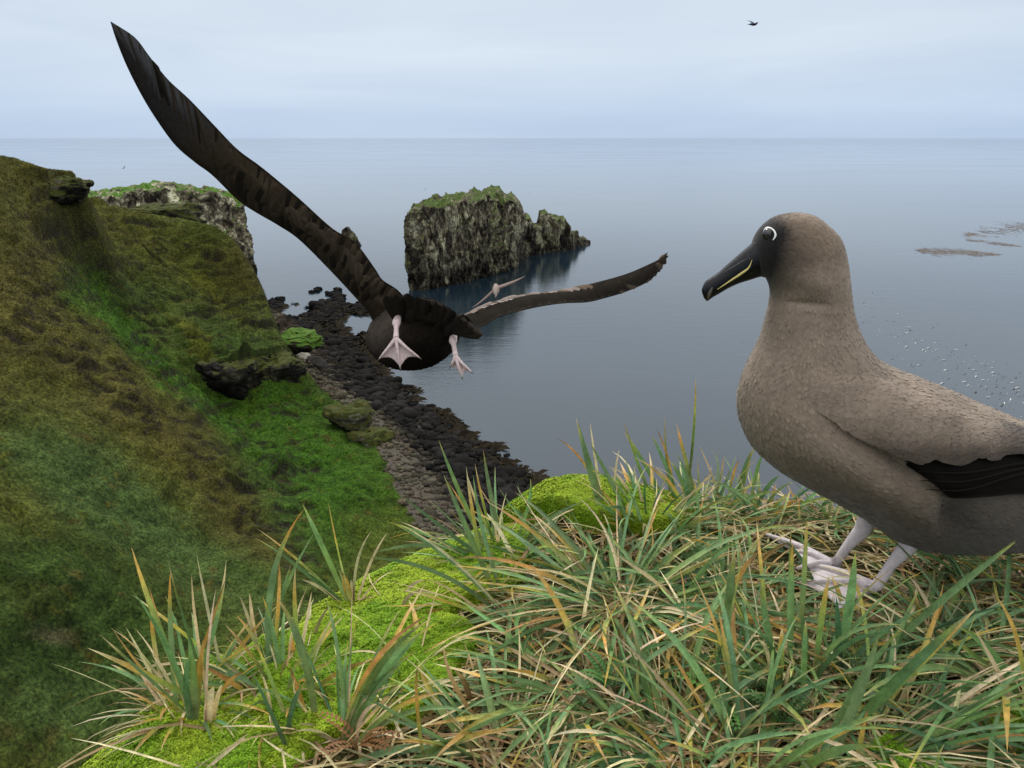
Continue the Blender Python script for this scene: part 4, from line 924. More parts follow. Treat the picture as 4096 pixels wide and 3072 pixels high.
m = M('black_bill', rough=0.26, base=(0.004, 0.004, 0.005), spec=0.32); v = m.coord('Object'); m.bump(m.noise(v, 60, 4, 0.6), 0.25, 0.003); M_bill = m.m
M_nail = M('bill_nail', 0.35, (0.10, 0.085, 0.06), 0.5).m
M_yel = M('yellow_groove', 0.4, (0.72, 0.60, 0.22), 0.4).m
M_white = M('white_eyelid', 0.5, (0.80, 0.82, 0.76), 0.3).m
M_eye = M('eye_gloss', 0.05, (0.012, 0.008, 0.007), 0.8).m

def loft(pairs, ry, Y0, n=56, m=None, yoff=None, sup=2.0):
    """pairs of photo pixels (front/bottom, back/top) on the plane y=Y0; ry half thickness across"""
    A = np.array([at_y(p[0], p[1], Y0) for p in pairs]); B = np.array([at_y(p[2], p[3], Y0) for p in pairs])
    ry = np.array(ry, float)[:, None]; yo = np.array(yoff if yoff is not None else [0]*len(pairs), float)[:, None]
    D = catmull(np.hstack([A, B, ry, yo]), m or len(pairs)*6); A, B, ry, yo = D[:, :3], D[:, 3:6], D[:, 6], D[:, 7]
    a = np.linspace(0, 2*np.pi, n, endpoint=False); ca, sa = np.cos(a), np.sin(a)
    if sup != 2.0: ca, sa = np.sign(ca)*abs(ca)**(2/sup), np.sign(sa)*abs(sa)**(2/sup)
    C = (A+B)/2; V = C[:, None]+ca[None, :, None]*((B-A)/2)[:, None]; V[:, :, 1] += sa[None]*ry[:, None]+yo[:, None]
    V = V.reshape(-1, 3); k = len(A); Fc = grid_faces(k, n, True).tolist(); V = np.vstack([V, C[0]+[0, yo[0], 0], C[-1]+[0, yo[-1], 0]]); b = len(V)-2
    Fc += [[b, (i+1) % n, i] for i in range(n)]+[[b+1, (k-1)*n+i, (k-1)*n+(i+1) % n] for i in range(n)]
    return V, Fc

# ---------------- standing albatross
YB = 0.975
bird = empty('albatross', (0.5, YB, -0.63))
tag(bird, 'sooty brown albatross standing on pale webbed feet in the grass, seen from the side', 'albatross')
pairs = [(3035,1104,3010,974),(3050,1108,3030,930),(3066,1113,3062,893),(3076,1133,3113,862),(3083,1152,3185,850),(3086,1168,3257,863),(3086,1181,3315,904),(3085,1192,3359,953),
 (3082,1207,3382,1030),(3077,1228,3394,1120),(3070,1260,3402,1195),(3058,1308,3415,1268),(3038,1372,3446,1350),(3000,1450,3493,1417),(2968,1525,3546,1456),(2953,1615,3620,1490),(2964,1692,3700,1520),
 (3002,1775,3790,1555),(3052,1829,3870,1590),(3110,1876,3943,1622),(3181,1917,4020,1655),(3298,1981,4110,1695),(3415,2046,4210,1745),(3503,2104,4330,1800),(3600,2160,4450,1850),(3740,2165,4560,1900),(3900,2128,4660,1945),(4100,2100,4760,1985),(4350,2095,4850,2020),(4600,2090,4950,2050),(4900,2095,5100,2075)]
ry = [.019,.024,.029,.034,.038,.040,.041,.042,.043,.044,.046,.050,.056,.064,.072,.080,.086,.092,.096,.099,.101,.102,.102,.100,.095,.088,.080,.070,.058,.044,.02]
V, Fc = loft(pairs, ry, YB, n=88, m=230)
# soft feather mass: shallow folds on neck and flank
u, w = to_px(V)
def blob(u, w, cx, cy, rx, ry_, an=0):
    a = math.radians(an); dx, dy = u-cx, w-cy
    return np.exp(-(((dx*math.cos(a)+dy*math.sin(a))/rx)**2+((-dx*math.sin(a)+dy*math.cos(a))/ry_)**2))
near = (V[:, 1] < YB)
push = 0.006*blob(u, w, 3230, 1130, 110, 50, 10)-0.006*blob(u, w, 3240, 1213, 85, 13, 4) + 0.020*blob(u, w, 3380, 1880, 260, 90, 32) + 0.016*blob(u, w, 3620, 2040, 160, 110, 20) - 0.012*blob(u, w, 3640, 1890, 160, 22, 35) - 0.02*blob(u, w, 3800, 2060, 60, 70, 10)
push += 0.003*fbm(V*[9, 9, 14], 3, 1001)
V[:, 1] -= push*near*np.clip((YB-V[:, 1])/0.03, 0, 1)
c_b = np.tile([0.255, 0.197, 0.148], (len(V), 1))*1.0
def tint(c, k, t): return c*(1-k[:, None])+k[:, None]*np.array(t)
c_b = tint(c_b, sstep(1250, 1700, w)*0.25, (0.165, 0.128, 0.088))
c_b = tint(c_b, sstep(1620, 2080, w-0.12*(u-3300))*0.88, (0.072, 0.056, 0.040))  # belly and flank shade painted in; the paler mantle is its own colour
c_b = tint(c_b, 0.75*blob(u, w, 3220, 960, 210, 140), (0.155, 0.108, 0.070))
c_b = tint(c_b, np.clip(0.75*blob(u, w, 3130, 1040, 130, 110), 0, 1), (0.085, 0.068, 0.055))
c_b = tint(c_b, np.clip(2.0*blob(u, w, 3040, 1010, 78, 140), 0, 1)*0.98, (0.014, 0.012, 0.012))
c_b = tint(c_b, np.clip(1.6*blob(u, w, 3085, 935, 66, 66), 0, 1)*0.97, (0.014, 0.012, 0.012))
c_b = tint(c_b, 0.45*blob(u, w, 3245, 1207, 90, 7, 3)*(0.5+fbm(V*60, 2, 1005)), (0.07, 0.055, 0.045))  # crease shade of the neck fold painted in
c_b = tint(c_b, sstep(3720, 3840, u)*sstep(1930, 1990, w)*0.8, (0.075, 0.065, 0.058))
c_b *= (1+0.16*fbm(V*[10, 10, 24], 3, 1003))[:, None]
NRING = 230
def small_feathers(name, G, n, L0, W0, colf, parent, seed, keep, lift=.0011, soft=.035, mat=None):
    """short contour feathers lying along a surface given as a grid of points (rings, around, 3)"""
    r_ = np.random.default_rng(seed); nr, nc, _ = G.shape; i = r_.integers(1, nr-2, n); j = r_.integers(0, nc-1, n); fi, fj = r_.random((2, n, 1))
    p = (G[i, j]*(1-fi)+G[i+1, j]*fi)*(1-fj)+(G[i, j+1]*(1-fi)+G[i+1, j+1]*fi)*fj
    T = G[np.minimum(i+2, nr-1), j]-G[i-1, j]; T /= np.linalg.norm(T, axis=1)[:, None]+1e-9; A = G[i, j+1]-G[i, j]
    T += .10*r_.standard_normal((n, 3)); N = np.cross(T, A); N /= np.linalg.norm(N, axis=1)[:, None]+1e-9; N *= np.sign((N*(-p)).sum(1))[:, None]
    S2 = np.cross(N, T); S2 /= np.linalg.norm(S2, axis=1)[:, None]; u, w = to_px(p); ok = keep(u, w, p) & ((N*(-p)).sum(1) > 0.02)
    p, T, N, S2, u, w = p[ok], T[ok], N[ok], S2[ok], u[ok], w[ok]; n = len(p)
    k = (L0[0]+(L0[1]-L0[0])*sstep(1100, 1600, w+.25*(u-3200)))[:, None]*(.8+.4*r_.random((n, 1))); wd = k*W0
    lf = lift*(.5+r_.random((n, 1))); V = []
    for (t, ws, h) in ((0, .35, -.5), (.45, 1, .45), (.8, .8, .9), (1.0, .28, 1.0)):
        for s_ in (-1, 0, 1): V.append(p+T*k*(t-.4)+S2*wd*ws*s_*.5+N*lf*(h-(.55 if s_ else 0)))
    V = np.stack(V, 1); c = colf(u, w, p)*(1+.028*r_.standard_normal((n, 1))); c = np.repeat(c[:, None], 12, 1); c[:, 9:] *= 1.015; c[:, :3] *= .98
    Fc = (np.array(grid_faces(4, 3))[:, ::-1][None]+(np.arange(n)*12)[:, None, None]).reshape(-1, 4)
    o = make(name, V.reshape(-1, 3), Fc, mat or M_feath, parent=parent, col=np.clip(c.reshape(-1, 3), .004, .8)); o['kind'] = 'stuff'
    nn = np.repeat((N+soft*S2*r_.standard_normal((n, 1))+soft*T*r_.standard_normal((n, 1)))[:, None], 12, 1).reshape(-1, 3); nn /= np.linalg.norm(nn, axis=1)[:, None]
    o.data.normals_split_custom_set_from_vertices(nn.tolist()); return o
M_feath = plumage('contour_feather', rough=0.8, sheen=0.15, bumpy=0.3)
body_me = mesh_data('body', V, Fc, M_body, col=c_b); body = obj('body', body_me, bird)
bvh = BVHTree.FromPolygons([Vector(p) for p in V.tolist()], Fc)
def hit(px, py, fall=YB-0.05):
    r_ = Vector(ray(px, py)).normalized(); h = bvh.ray_cast(Vector((0, 0, 0)), r_, 5)
    if h[0] is None: return np.array(at_y(px, py, fall)), np.array([0, -1.0, 0])
    n = np.array(h[1]); n = n if n@np.array(r_) < 0 else -n
    return np.array(h[0]), n
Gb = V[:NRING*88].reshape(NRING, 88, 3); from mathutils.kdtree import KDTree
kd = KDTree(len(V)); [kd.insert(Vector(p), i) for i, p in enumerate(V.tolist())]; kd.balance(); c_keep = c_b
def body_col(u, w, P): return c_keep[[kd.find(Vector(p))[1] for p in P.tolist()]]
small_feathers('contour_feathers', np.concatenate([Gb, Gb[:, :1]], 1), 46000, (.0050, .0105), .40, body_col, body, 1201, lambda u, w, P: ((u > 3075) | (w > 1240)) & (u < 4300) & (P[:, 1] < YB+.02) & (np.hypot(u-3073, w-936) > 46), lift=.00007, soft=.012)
# bill
bp = [(3047,1105,3012,968),(3029,1109,3006,976),(2992,1121,2978,1000),(2954,1133,2950,1024),(2912,1152,2915,1054),(2875,1174,2880,1085),(2852,1187,2850,1106),(2838,1197,2825,1124),(2830,1203,2812,1145),(2827,1204,2808,1165),(2827,1205,2815,1190)]
br = [.0155,.0155,.0140,.0125,.0110,.0100,.0095,.0090,.0075,.0055,.003]
V, Fc = loft(bp, br, YB, n=40, m=80, sup=2.3)
bill = make('bill', V, Fc, M_bill, parent=bird)
bvh_b = BVHTree.FromPolygons([Vector(p) for p in V.tolist()], Fc)
def hitb(px, py):
    r_ = Vector(ray(px, py)).normalized(); h = bvh_b.ray_cast(Vector((0, 0, 0)), r_, 5)
    if h[0] is None: h = bvh.ray_cast(Vector((0, 0, 0)), r_, 5)
    return np.array(h[0]) - np.array(r_)*0.0006 if h[0] is not None else np.array(at_y(px, py, YB-0.01))
def strip(path, widths, hitf, thick=0.0012, m_=24):
    D = catmull(np.hstack([np.array(path, float), np.array(widths, float)[:, None]]), m_); P2, W2 = D[:, :2], D[:, 2]
    T = np.gradient(P2, axis=0); T /= np.linalg.norm(T, axis=1)[:, None]; N2 = np.c_[-T[:, 1], T[:, 0]]
    rows = []
    for p, n, w_ in zip(P2, N2, W2):
        q = [hitf(*(p+n*w_*k)) for k in (-.5, -.2, .2, .5)]; rd = ray(*p); rd = rd/np.linalg.norm(rd)
        rows.append([q[0]+rd*.0005, q[1]-rd*thick, q[2]-rd*thick, q[3]+rd*.0005])
    V = np.array(rows).reshape(-1, 3); return V, grid_faces(len(rows), 4)
V, Fc = strip([(3008,1040),(2995,1071),(2966,1094),(2925,1121),(2869,1158)], [2, 7, 9.5, 7, 2], hitb)
make('groove_stripe', V, Fc, M_yel, parent=bill)
V, Fc = strip([(2850,1150),(2838,1175),(2830,1198)], [6, 13, 3], hitb); make('nail_tip', V, Fc, M_nail, parent=bill)
m = M('bill_seam', 0.4, (0.05, 0.05, 0.055), 0.5); M_seam = m.m
V, Fc = strip([(2992,1033),(2940,1063),(2895,1092)], [2.5, 3, 2], hitb, 0.0006); make('nostril_tube', V, Fc, M_seam, parent=bill)
V, Fc = strip([(2993,1016),(2994,1028),(3002,1038)], [3, 4, 3], hitb, 0.0006); make('bill_plate', V, Fc, M_seam, parent=bill)
# eye
ec, en = hit(3073, 937); a = np.linspace(0, 2*np.pi, 24, endpoint=False)
def ball(c, r_, sx=1, sz=1, nseg=20):
    V = [[c[0]+r_*sx*math.sin(t)*math.cos(p), c[1]+r_*math.sin(t)*math.sin(p), c[2]+r_*sz*math.cos(t)] for t in np.linspace(0.02, math.pi-0.02, 14) for p in np.linspace(0, 2*np.pi, nseg, endpoint=False)]
    return np.array(V), grid_faces(14, nseg, True)
V, Fc = ball(ec-en*(-.0018)*0-np.array([0, -.0022, 0]), .0070, .9, 1.05); eye = make('eye', V, Fc, M_eye, parent=bird)
V, Fc = strip([(3053,946),(3053,926),(3065,910),(3084,914),(3097,929),(3099,944),(3089,960)], [3.5, 6, 7, 6.5, 8, 8, 3], lambda x, y: hit(x, y)[0]-en*-0.0+np.array([0, -.0022, 0]), 0.0014, 30)
make('white_eye_ring', V, Fc, M_white, parent=eye)
shells = {}
# folded wing: shells laid over the side
def shell(name, top, bot, thick, mat, colf, parent, nu=70, nv=18, lift=0.0, seed=0, sc=0.0):
    T_ = catmull(np.array(top, float), nu); B_2 = catmull(np.array(bot, float), nu); V = []; uu = []
    for i in range(nu):
        s_ = i/(nu-1)
        for j in range(nv):
            t = j/(nv-1); p = T_[i]*(1-t)+B_2[i]*t
            h, n = hit(p[0], p[1]); th = lift-0.006*(1-min(1, t/0.22))+thick*math.sin(min(1, t*1.02)*math.pi*0.62)**0.8*min(1, s_*3.5)-0.006*max(0, 1-s_/0.10)
            V.append(h+np.array([0, -1, 0.12])*th); uu.append((s_, t))
    V = np.array(V); uu = np.array(uu); shells[name] = V.reshape(nu, nv, 3); V[:, 1] -= 0.0018*fbm(V*[12, 12, 40], 3, seed)
    # close it: an inner sheet that joins at the rim
    W_ = V.copy(); W_[:, 1] += 0.016; g = grid_faces(nu, nv); k = len(V)
    rim = []
    for i in range(nu-1): rim += [[i*nv+nv-1, (i+1)*nv+nv-1, k+(i+1)*nv+nv-1, k+i*nv+nv-1], [(i+1)*nv, i*nv, k+i*nv, k+(i+1)*nv]]
    for j in range(nv-1): rim += [[j, j+1, k+j+1, k+j], [(nu-1)*nv+j+1, (nu-1)*nv+j, k+(nu-1)*nv+j, k+(nu-1)*nv+j+1]]
    V2 = np.vstack([V, W_]); pu, pw = to_px(V2)
    return make(name, V2, g.tolist()+[[a+k for a in f[::-1]] for f in g.tolist()]+rim, mat, parent=parent, col=colf(pu, pw, V2))
def col_cov(u, w, P):
    c = np.tile([0.235, 0.182, 0.137], (len(u), 1))
    c = tint(c, sstep(1600, 1830, w)*0.65, (0.088, 0.070, 0.054))
    c = tint(c, sstep(1735, 1835, w)*sstep(3300, 3500, u)*0.7, (0.05, 0.040, 0.031))  # soft shade along the lower wing margin painted into the coverts
    c = tint(c, 0.55*blob(u, w, 3790, 1680, 60, 40, 20), (0.10, 0.078, 0.060))
    c = tint(c, 0.85*blob(u, w, 4060, 1700, 55, 55), (0.075, 0.055, 0.045))
    c = tint(c, sstep(3940, 4110, u)*sstep(1640, 1720, w)*0.8, (0.045, 0.035, 0.029))
    return c*(1+0.28*fbm(P*[14, 14, 30], 3, 1011))[:, None]
def col_pri(u, w, P): return np.tile([0.007, 0.006, 0.005], (len(u), 1))*(1+0.9*sstep(1.0, 0.0, (1900-w)/140)[:, None]*0)*(1+0.5*fbm(P*[6, 6, 60], 3, 1012))[:, None]
wing = shell('wing', [(3205,1578),(3255,1520),(3360,1480),(3500,1482),(3660,1535),(3800,1592),(3943,1650),(4100,1705),(4300,1800),(4560,1930)],
 [(3206,1586),(3290,1650),(3413,1737),(3512,1781),(3592,1816),(3655,1836),(3711,1820),(3770,1836),(3830,1840),(3880,1812),(3950,1822),(3990,1800),(4050,1796),(4120,1810),(4300,1860),(4560,1960)], .016, M_wingm, col_cov, bird, lift=.001, seed=1020)
small_feathers('covert_feathers', shells['wing'], 12000, (.006, .012), .40, col_cov, wing, 1202, lambda u, w, P: u < 4400, lift=.00010, soft=.02)
prim = shell('primary_feathers', [(3560,1790),(3700,1790),(3900,1780),(4096,1770),(4350,1830),(4700,1960)], [(3570,1830),(3640,1872),(3708,1918),(3765,1965),(3800,1985),(3950,1978),(4096,1968),(4400,1990),(4750,2040)], .006, M_dark, col_pri, wing, lift=.003, seed=1030)
# long feather edges on the dark part
for k in range(3):
    y0_ = 1870+k*36
    V, Fc = strip([(3640+k*22, y0_), (3850, y0_+6-k*2), (4120, 1835+k*19), (4420, 1870+k*19)], [2, 11, 14, 14], lambda x, y: hit(x, y)[0]+np.array([0, -.0115, 0]), 0.0007, 30)
    make('feather', V, Fc, M_dark, parent=wing, col=np.tile([0.009, 0.0075, 0.0065], (len(V), 1)))
# covert feathers along the lower wing margin and scapulars, overlapping
def feather_mesh(name, L, W, mat, colour, camber=0.10, K=7, tipr=0.75, seed=0):
    t = np.linspace(0, 1, K); wv = W*np.interp(t, [0, .15, .6, .85, .95, 1], [.35, .8, 1, .82, .5, .08]); V = []
    for i in range(K):
        for j, s_ in enumerate((-1, -.5, 0, .5, 1)): V.append([L*t[i], s_*wv[i]/2, L*camber*(4*t[i]*(1-t[i]))*0.6-abs(s_)**2*wv[i]*0.16])
    V = np.array(V); c = np.tile(colour, (len(V), 1)); c *= (0.85+0.35*np.repeat(t, 5))[:, None]; c[2::5] *= 0.75
    return mesh_data(name, V, grid_faces(K, 5), mat, col=c)
def orient(o, P, X, N):
    X = X/np.linalg.norm(X); Yv = np.cross(N, X); Yv /= np.linalg.norm(Yv); Zv = np.cross(X, Yv)
    return Matrix(((X[0], Yv[0], Zv[0], P[0]), (X[1], Yv[1], Zv[1], P[1]), (X[2], Yv[2], Zv[2], P[2]), (0, 0, 0, 1)))
def lay(name, me, P, X, N, parent, s_=(1, 1, 1)):
    o = bpy.data.objects.new(name, me); COL.objects.link(o); o.parent = parent
    Mx = orient(o, P, X, N) @ Matrix.Diagonal((*s_, 1)); o.matrix_parent_inverse = Matrix.Translation(-Vector(parent.location) if parent.type == 'EMPTY' else (0, 0, 0)); o.matrix_basis = Mx
    return o
bird_off = Vector((0.5, YB, -0.63))
# tail (past the frame)
V, Fc = loft([(4700,2080,4720,1990),(4950,2110,4980,2030),(5250,2150,5260,2100),(5450,2175,5455,2160)], [.045,.045,.035,.01], YB, n=24, m=24)
make('tail', V, Fc, M_dark, parent=bird, col=np.tile([.02, .017, .015], (len(V), 1)))
# legs and webbed feet
def zg(x, y): return float(gz(x, y)[0])
def foot(ank_px, toes, Yleg, hip_px, name, mat, parent, rscale=1.0, zup=0.012):
    ank = gpix(*ank_px)*0.968
    hip = at_y(*hip_px, Yleg); mid = (ank+hip)/2+np.array([-.002, 0, 0])
    r0 = .0085*rscale
    leg = make('leg', *tube([hip+np.array([.012, 0, .05]), hip, hip*0.8+ank*0.2, mid, ank*0.85+hip*0.15, ank], [r0*2.0, r0*1.45, r0*1.25, r0*.88, r0*.85, r0*1.15], 14, 30), mat, parent=parent)
    tips = [gpix(tx, ty)*0.980 for tx, ty, dz in toes]; parts = []
    for tp_ in tips:
        k1 = ank*.6+tp_*.4+np.array([0, 0, .006]); parts.append(tube([ank, k1, ank*.3+tp_*.7+np.array([0, 0, .004]), tp_], [r0*.95, r0*.62, r0*.5, r0*.25], 10, 18))
        cl = tp_+(tp_-ank)/np.linalg.norm(tp_-ank)*.010; 
    f_ = make('foot', *join(parts), mat, parent=leg)
    # web between the toes
    n = 12; V = []
    for i in range(n):
        t = 0.12+0.86*i/(n-1); row = []
        for a_, b_2 in zip(tips[:-1], tips[1:]):
            for j in range(6):
                s_ = j/6; e1, e2 = ank*(1-t)+a_*t, ank*(1-t)+b_2*t; sag = math.sin(s_*math.pi)
                q = e1*(1-s_)+e2*s_; q = q+(ank-q)*0.16*sag*t - np.array([0, 0, .0035])*sag; q[2] += .006*math.sin(t*math.pi); row.append(q)
        row.append(ank*(1-t)+tips[-1]*t+[0, 0, .006*math.sin(t*math.pi)]); V += row
    V = np.array(V); nc = len(V)//n; g = grid_faces(n, nc).tolist(); k = len(V); W_ = V-np.array([0, 0, .0025])
    make('web', np.vstack([V, W_]), g+[[a+k for a in f[::-1]] for f in g]+[[(n-1)*nc+j, (n-1)*nc+j+1, k+(n-1)*nc+j+1, k+(n-1)*nc+j] for j in range(nc-1)], mat, parent=leg)
    # claws
    V_, F_ = join([tube([tp_, tp_+(tp_-ank)/np.linalg.norm(tp_-ank)*.009-[0, 0, .003]], [r0*.28, r0*.05], 8) for tp_ in tips]); make('claws', V_, F_, M_nail, parent=leg)
    return leg
foot((3335,2262), [(3058,2135,.0),(3170,2200,.0),(3185,2275,.0)], 0.995, (3455,2110), 'far', M_pale, bird, 1.0)
foot((3500,2350), [(3205,2250,.0),(3200,2330,.0),(3350,2440,.0)], 0.945, (3645,2165), 'near', M_pale, bird, 1.05)

# ---------------- flying albatross
YF = 2.4
fb_ = empty('albatross', (-.3, YF, -.2)); tag(fb_, 'dark albatross flying away over the bay with raised wings and pink feet', 'albatross')
cF = at_y(1668, 1338, YF); px2m = YF/0.985/F
ax = np.array([-.30, .92, -.22]); ax /= np.linalg.norm(ax)
e1 = np.array([math.cos(math.radians(14)), 0, math.sin(math.radians(14))]); e1 -= (e1@ax)*ax; e1 /= np.linalg.norm(e1); e2 = np.cross(e1, ax); e2 = e2 if e2[2] > 0 else -e2
ss = [-.17,-.15,-.10,-.03,.05,.14,.24,.33,.40,.46,.50,.53]; rr1 = [.006,.05,.105,.138,.150,.148,.130,.100,.072,.055,.046,.02]; rr2 = [.004,.035,.080,.108,.118,.114,.098,.080,.062,.052,.044,.02]
D = catmull(np.c_[ss, rr1, rr2], 60); a = np.linspace(0, 2*np.pi, 48, endpoint=False)
V = (cF+D[:, :1]*ax)[:, None]+D[:, 1][:, None, None]*np.cos(a)[None, :, None]*e1+D[:, 2][:, None, None]*np.sin(a)[None, :, None]*e2
V = V.reshape(-1, 3); Fc = grid_faces(60, 48, True).tolist(); V = np.vstack([V, cF+ss[0]*ax, cF+ss[-1]*ax]); b = len(V)-2
Fc += [[b, (i+1) % 48, i] for i in range(48)]+[[b+1, 59*48+i, 59*48+(i+1) % 48] for i in range(48)]
u, w = to_px(V); cb = np.tile([.016, .0125, .0095], (len(V), 1)); cb = tint(cb, np.clip(blob(u, w, 1535, 1300, 70, 110, 20), 0, 1)*0.9, (.085, .068, .054)); cb *= (1+.4*fbm(V*[14, 14, 14], 3, 1050))[:, None]
M_dark.node_tree.nodes['Principled BSDF'].inputs['Specular IOR Level'].default_value = 0.03
M_fly = plumage('dark_flight_plumage', rough=1.0, sheen=0.0, scale=0.8, bumpy=0.8)
fbody = make('body', V, Fc, M_fly, parent=fb_, col=cb)
M_fly.node_tree.nodes['Principled BSDF'].inputs['Specular IOR Level'].default_value = 0.02
Gf = V[:60*48].reshape(60, 48, 3); kd2 = KDTree(len(V)); [kd2.insert(Vector(p), i) for i, p in enumerate(V.tolist())]; kd2.balance()
small_feathers('contour_feathers', np.concatenate([Gf, Gf[:, :1]], 1), 5000, (.02, .024), .45, lambda u, w, P: cb[[kd2.find(Vector(p))[1] for p in P.tolist()]], fbody, 1301, lambda u, w, P: u > 0, lift=.0005, soft=.06, mat=M_fly)
# bill tip seen beyond the body
hd = at_y(1530, 1440, YF+.32)
make('bill', *tube([hd+[0, 0, .02], hd, at_y(1527, 1462, YF+.30)], [.02, .012, .002], 10, 10), M_bill, parent=fb_)
fmat_ = 0
fmat = plumage('feather_vane', rough=0.9, sheen=0.0, scale=0.8, bumpy=0.6)
FE = {k: feather_mesh('feather', 1.0, 1.0, fmat, c, 0.05) for k, c in {'dk': (.022, .017, .012), 'md': (.052, .038, .025), 'lt': (.095, .070, .047), 'gy': (.085, .080, .082), 'pk': (.20, .16, .14), 'wh': (.30, .25, .225)}.items()}
def wing_surf(low, up, name, camber, colf, parent, nu=90, nv=16, thick=.012):
    """low/up: (px, py, Y) along leading and trailing edge"""
    Lw = catmull(np.array([at_y(*p) for p in low]), nu); Up = catmull(np.array([at_y(*p) for p in up]), nu)
    t = np.linspace(0, 1, nv); ch = Up-Lw; sp_ = np.gradient((Lw+Up)/2, axis=0); N = np.cross(sp_, ch); N /= np.linalg.norm(N, axis=1)[:, None]+1e-9
    N = np.where((N[:, 1] > 0)[:, None], -N, N); cl = np.linalg.norm(ch, axis=1)
    Sg = Lw[:, None]+t[None, :, None]*ch[:, None]+N[:, None]*(camber*cl[:, None]*np.sin(t[None]*math.pi)**0.9)[..., None]
    Bk = Sg-N[:, None]*(thick*np.minimum(1, cl[:, None]/.1)*(np.sin(np.sqrt(t[None])*math.pi)+.12))[..., None]
    V = np.vstack([Sg.reshape(-1, 3), Bk.reshape(-1, 3)]); g = grid_faces(nu, nv); k = nu*nv
    rim = [[i*nv, (i+1)*nv, k+(i+1)*nv, k+i*nv][::-1] for i in range(nu-1)]+[[i*nv+nv-1, (i+1)*nv+nv-1, k+(i+1)*nv+nv-1, k+i*nv+nv-1] for i in range(nu-1)]+[[j, j+1, k+j+1, k+j] for j in range(nv-1)]+[[(nu-1)*nv+j, (nu-1)*nv+j+1, k+(nu-1)*nv+j+1, k+(nu-1)*nv+j] for j in range(nv-1)]
    s_ = np.repeat(np.linspace(0, 1, nu), nv); tt = np.tile(t, nu); c = colf(s_, tt, V[:k]); c = np.vstack([c, c*.8])
    o = make(name, V, g.tolist()+[[a_+k for a_ in f[::-1]] for f in g.tolist()]+rim, M_fly, parent=parent, col=c)
    def S_(s__, t_):
        fi = np.clip(s__, 0, 1)*(nu-1.001); fj = np.clip(t_, 0, 1)*(nv-1.001); i, j = int(fi), int(fj); a_, b__ = fi-i, fj-j
        p = (Sg[i, j]*(1-a_)+Sg[i+1, j]*a_)*(1-b__)+(Sg[i, j+1]*(1-a_)+Sg[i+1, j+1]*a_)*b__; return p, N[i], cl[i]
    return o, S_
def feathers(wing_o, S_, rows, seed, spread=1.0):
    r_ = np.random.default_rng(seed); q = 0
    for (n, s0, s1, t0, t1, du, wd, kinds, lift) in rows:
        for k in range(n):
            s_ = s0+(s1-s0)*(k+.5)/n; p, N, cl = S_(s_, t0); q_, N2, _ = S_(s_+du*(1+.2*r_.standard_normal()), t1+.02*r_.standard_normal()); d = q_-p; L = np.linalg.norm(d)
            if L < .004: continue
            Wf = wd*(s1-s0)/n*1.0; kd = kinds[int(r_.integers(len(kinds)))]
            o = lay('feather', FE[kd], p+N*(lift*0.4), d+N*lift*0.6+np.array([0, 0, 1e-5]), N+.12*r_.standard_normal(3), wing_o.parent, (L, Wf, L*.5)); o.parent = wing_o
            o.matrix_parent_inverse = Matrix.Identity(4)
def wloc(o, parent):  # wing meshes are stored in world coordinates; keep feathers in the same frame
    return None
def col_L(s_, t, P):
    c = np.tile([.060, .043, .028], (len(s_), 1)); c = tint(c, sstep(.62, .80, s_)*.9, (.040, .036, .036)); c = tint(c, sstep(.70, .9, s_)*sstep(.45, .8, t)*.9, (.11, .11, .118))
    n = fbm(np.c_[s_*14, t*3, 0*t], 3, 1061); c = tint(c, sstep(.05, .5, n)*sstep(.8, .6, s_)*.8, (.13, .095, .062))
    c = tint(c, np.exp(-((s_-.30)/.14)**2-((t-.55)/.12)**2)*.8, (.14, .11, .085)); return tint(c, sstep(.2, .0, t)*.6, (.018, .015, .012))
low = [(1492,1285,2.44),(1475,1250,2.42),(1430,1200,2.38),(1330,1092,2.32),(1200,962,2.24),(1110,900,2.19),(1020,848,2.15),(950,800,2.12),(850,702,2.06),(780,650,2.02),(700,580,1.98),(620,470,1.93),(560,370,1.89),(505,260,1.85),(465,160,1.82),(441,86,1.80)]
up = [(1640,1215,2.48),(1590,1160,2.42),(1530,1120,2.36),(1500,1075,2.34),(1420,970,2.28),(1330,915,2.23),(1200,798,2.16),(1120,730,2.12),(1040,665,2.08),(950,598,2.04),(860,505,2.0),(760,400,1.95),(672,318,1.91),(600,228,1.87),(540,150,1.84),(447,88,1.80)]
wl, SL = wing_surf(low, up, 'wing', .10, col_L, fb_)
feathers(wl, SL, [
 (20,.06,.50,.62,1.02,.035,1.0,['dk','md','md','lt'],.004), (17,.50,.84,.50,1.01,.07,.9,['md','dk','md'],.003), (9,.80,.96,.40,.96,.06,.7,['gy','md'],.002),
 (26,.08,.66,.34,.64,.03,1.25,['md','md','md','dk'],.004), (24,.08,.62,.12,.40,.045,1.35,['md','md','dk'],.004), (13,.14,.44,.46,.74,.05,1.5,['lt','lt','md'],.005)], 1070)
def col_R(s_, t, P):
    c = np.tile([.018, .015, .012], (len(s_), 1)); k = sstep(.46, .26, t+.42*sstep(.1, .75, s_)); c = tint(c, k*sstep(.78, .5, s_), (.20, .16, .14)); c = tint(c, k*sstep(.5, .8, s_)*.8, (.09, .075, .065))
    return c*(1+.35*fbm(np.c_[s_*30, t*3, 0*t], 3, 1081))[:, None]
upR = [(1838,1268,2.55),(1900,1240,2.58),(1960,1215,2.62),(2060,1190,2.68),(2160,1175,2.76),(2260,1162,2.84),(2360,1135,2.92),(2440,1115,3.0),(2520,1090,3.08),(2600,1055,3.15),(2640,1035,3.2),(2668,1016,3.22)]
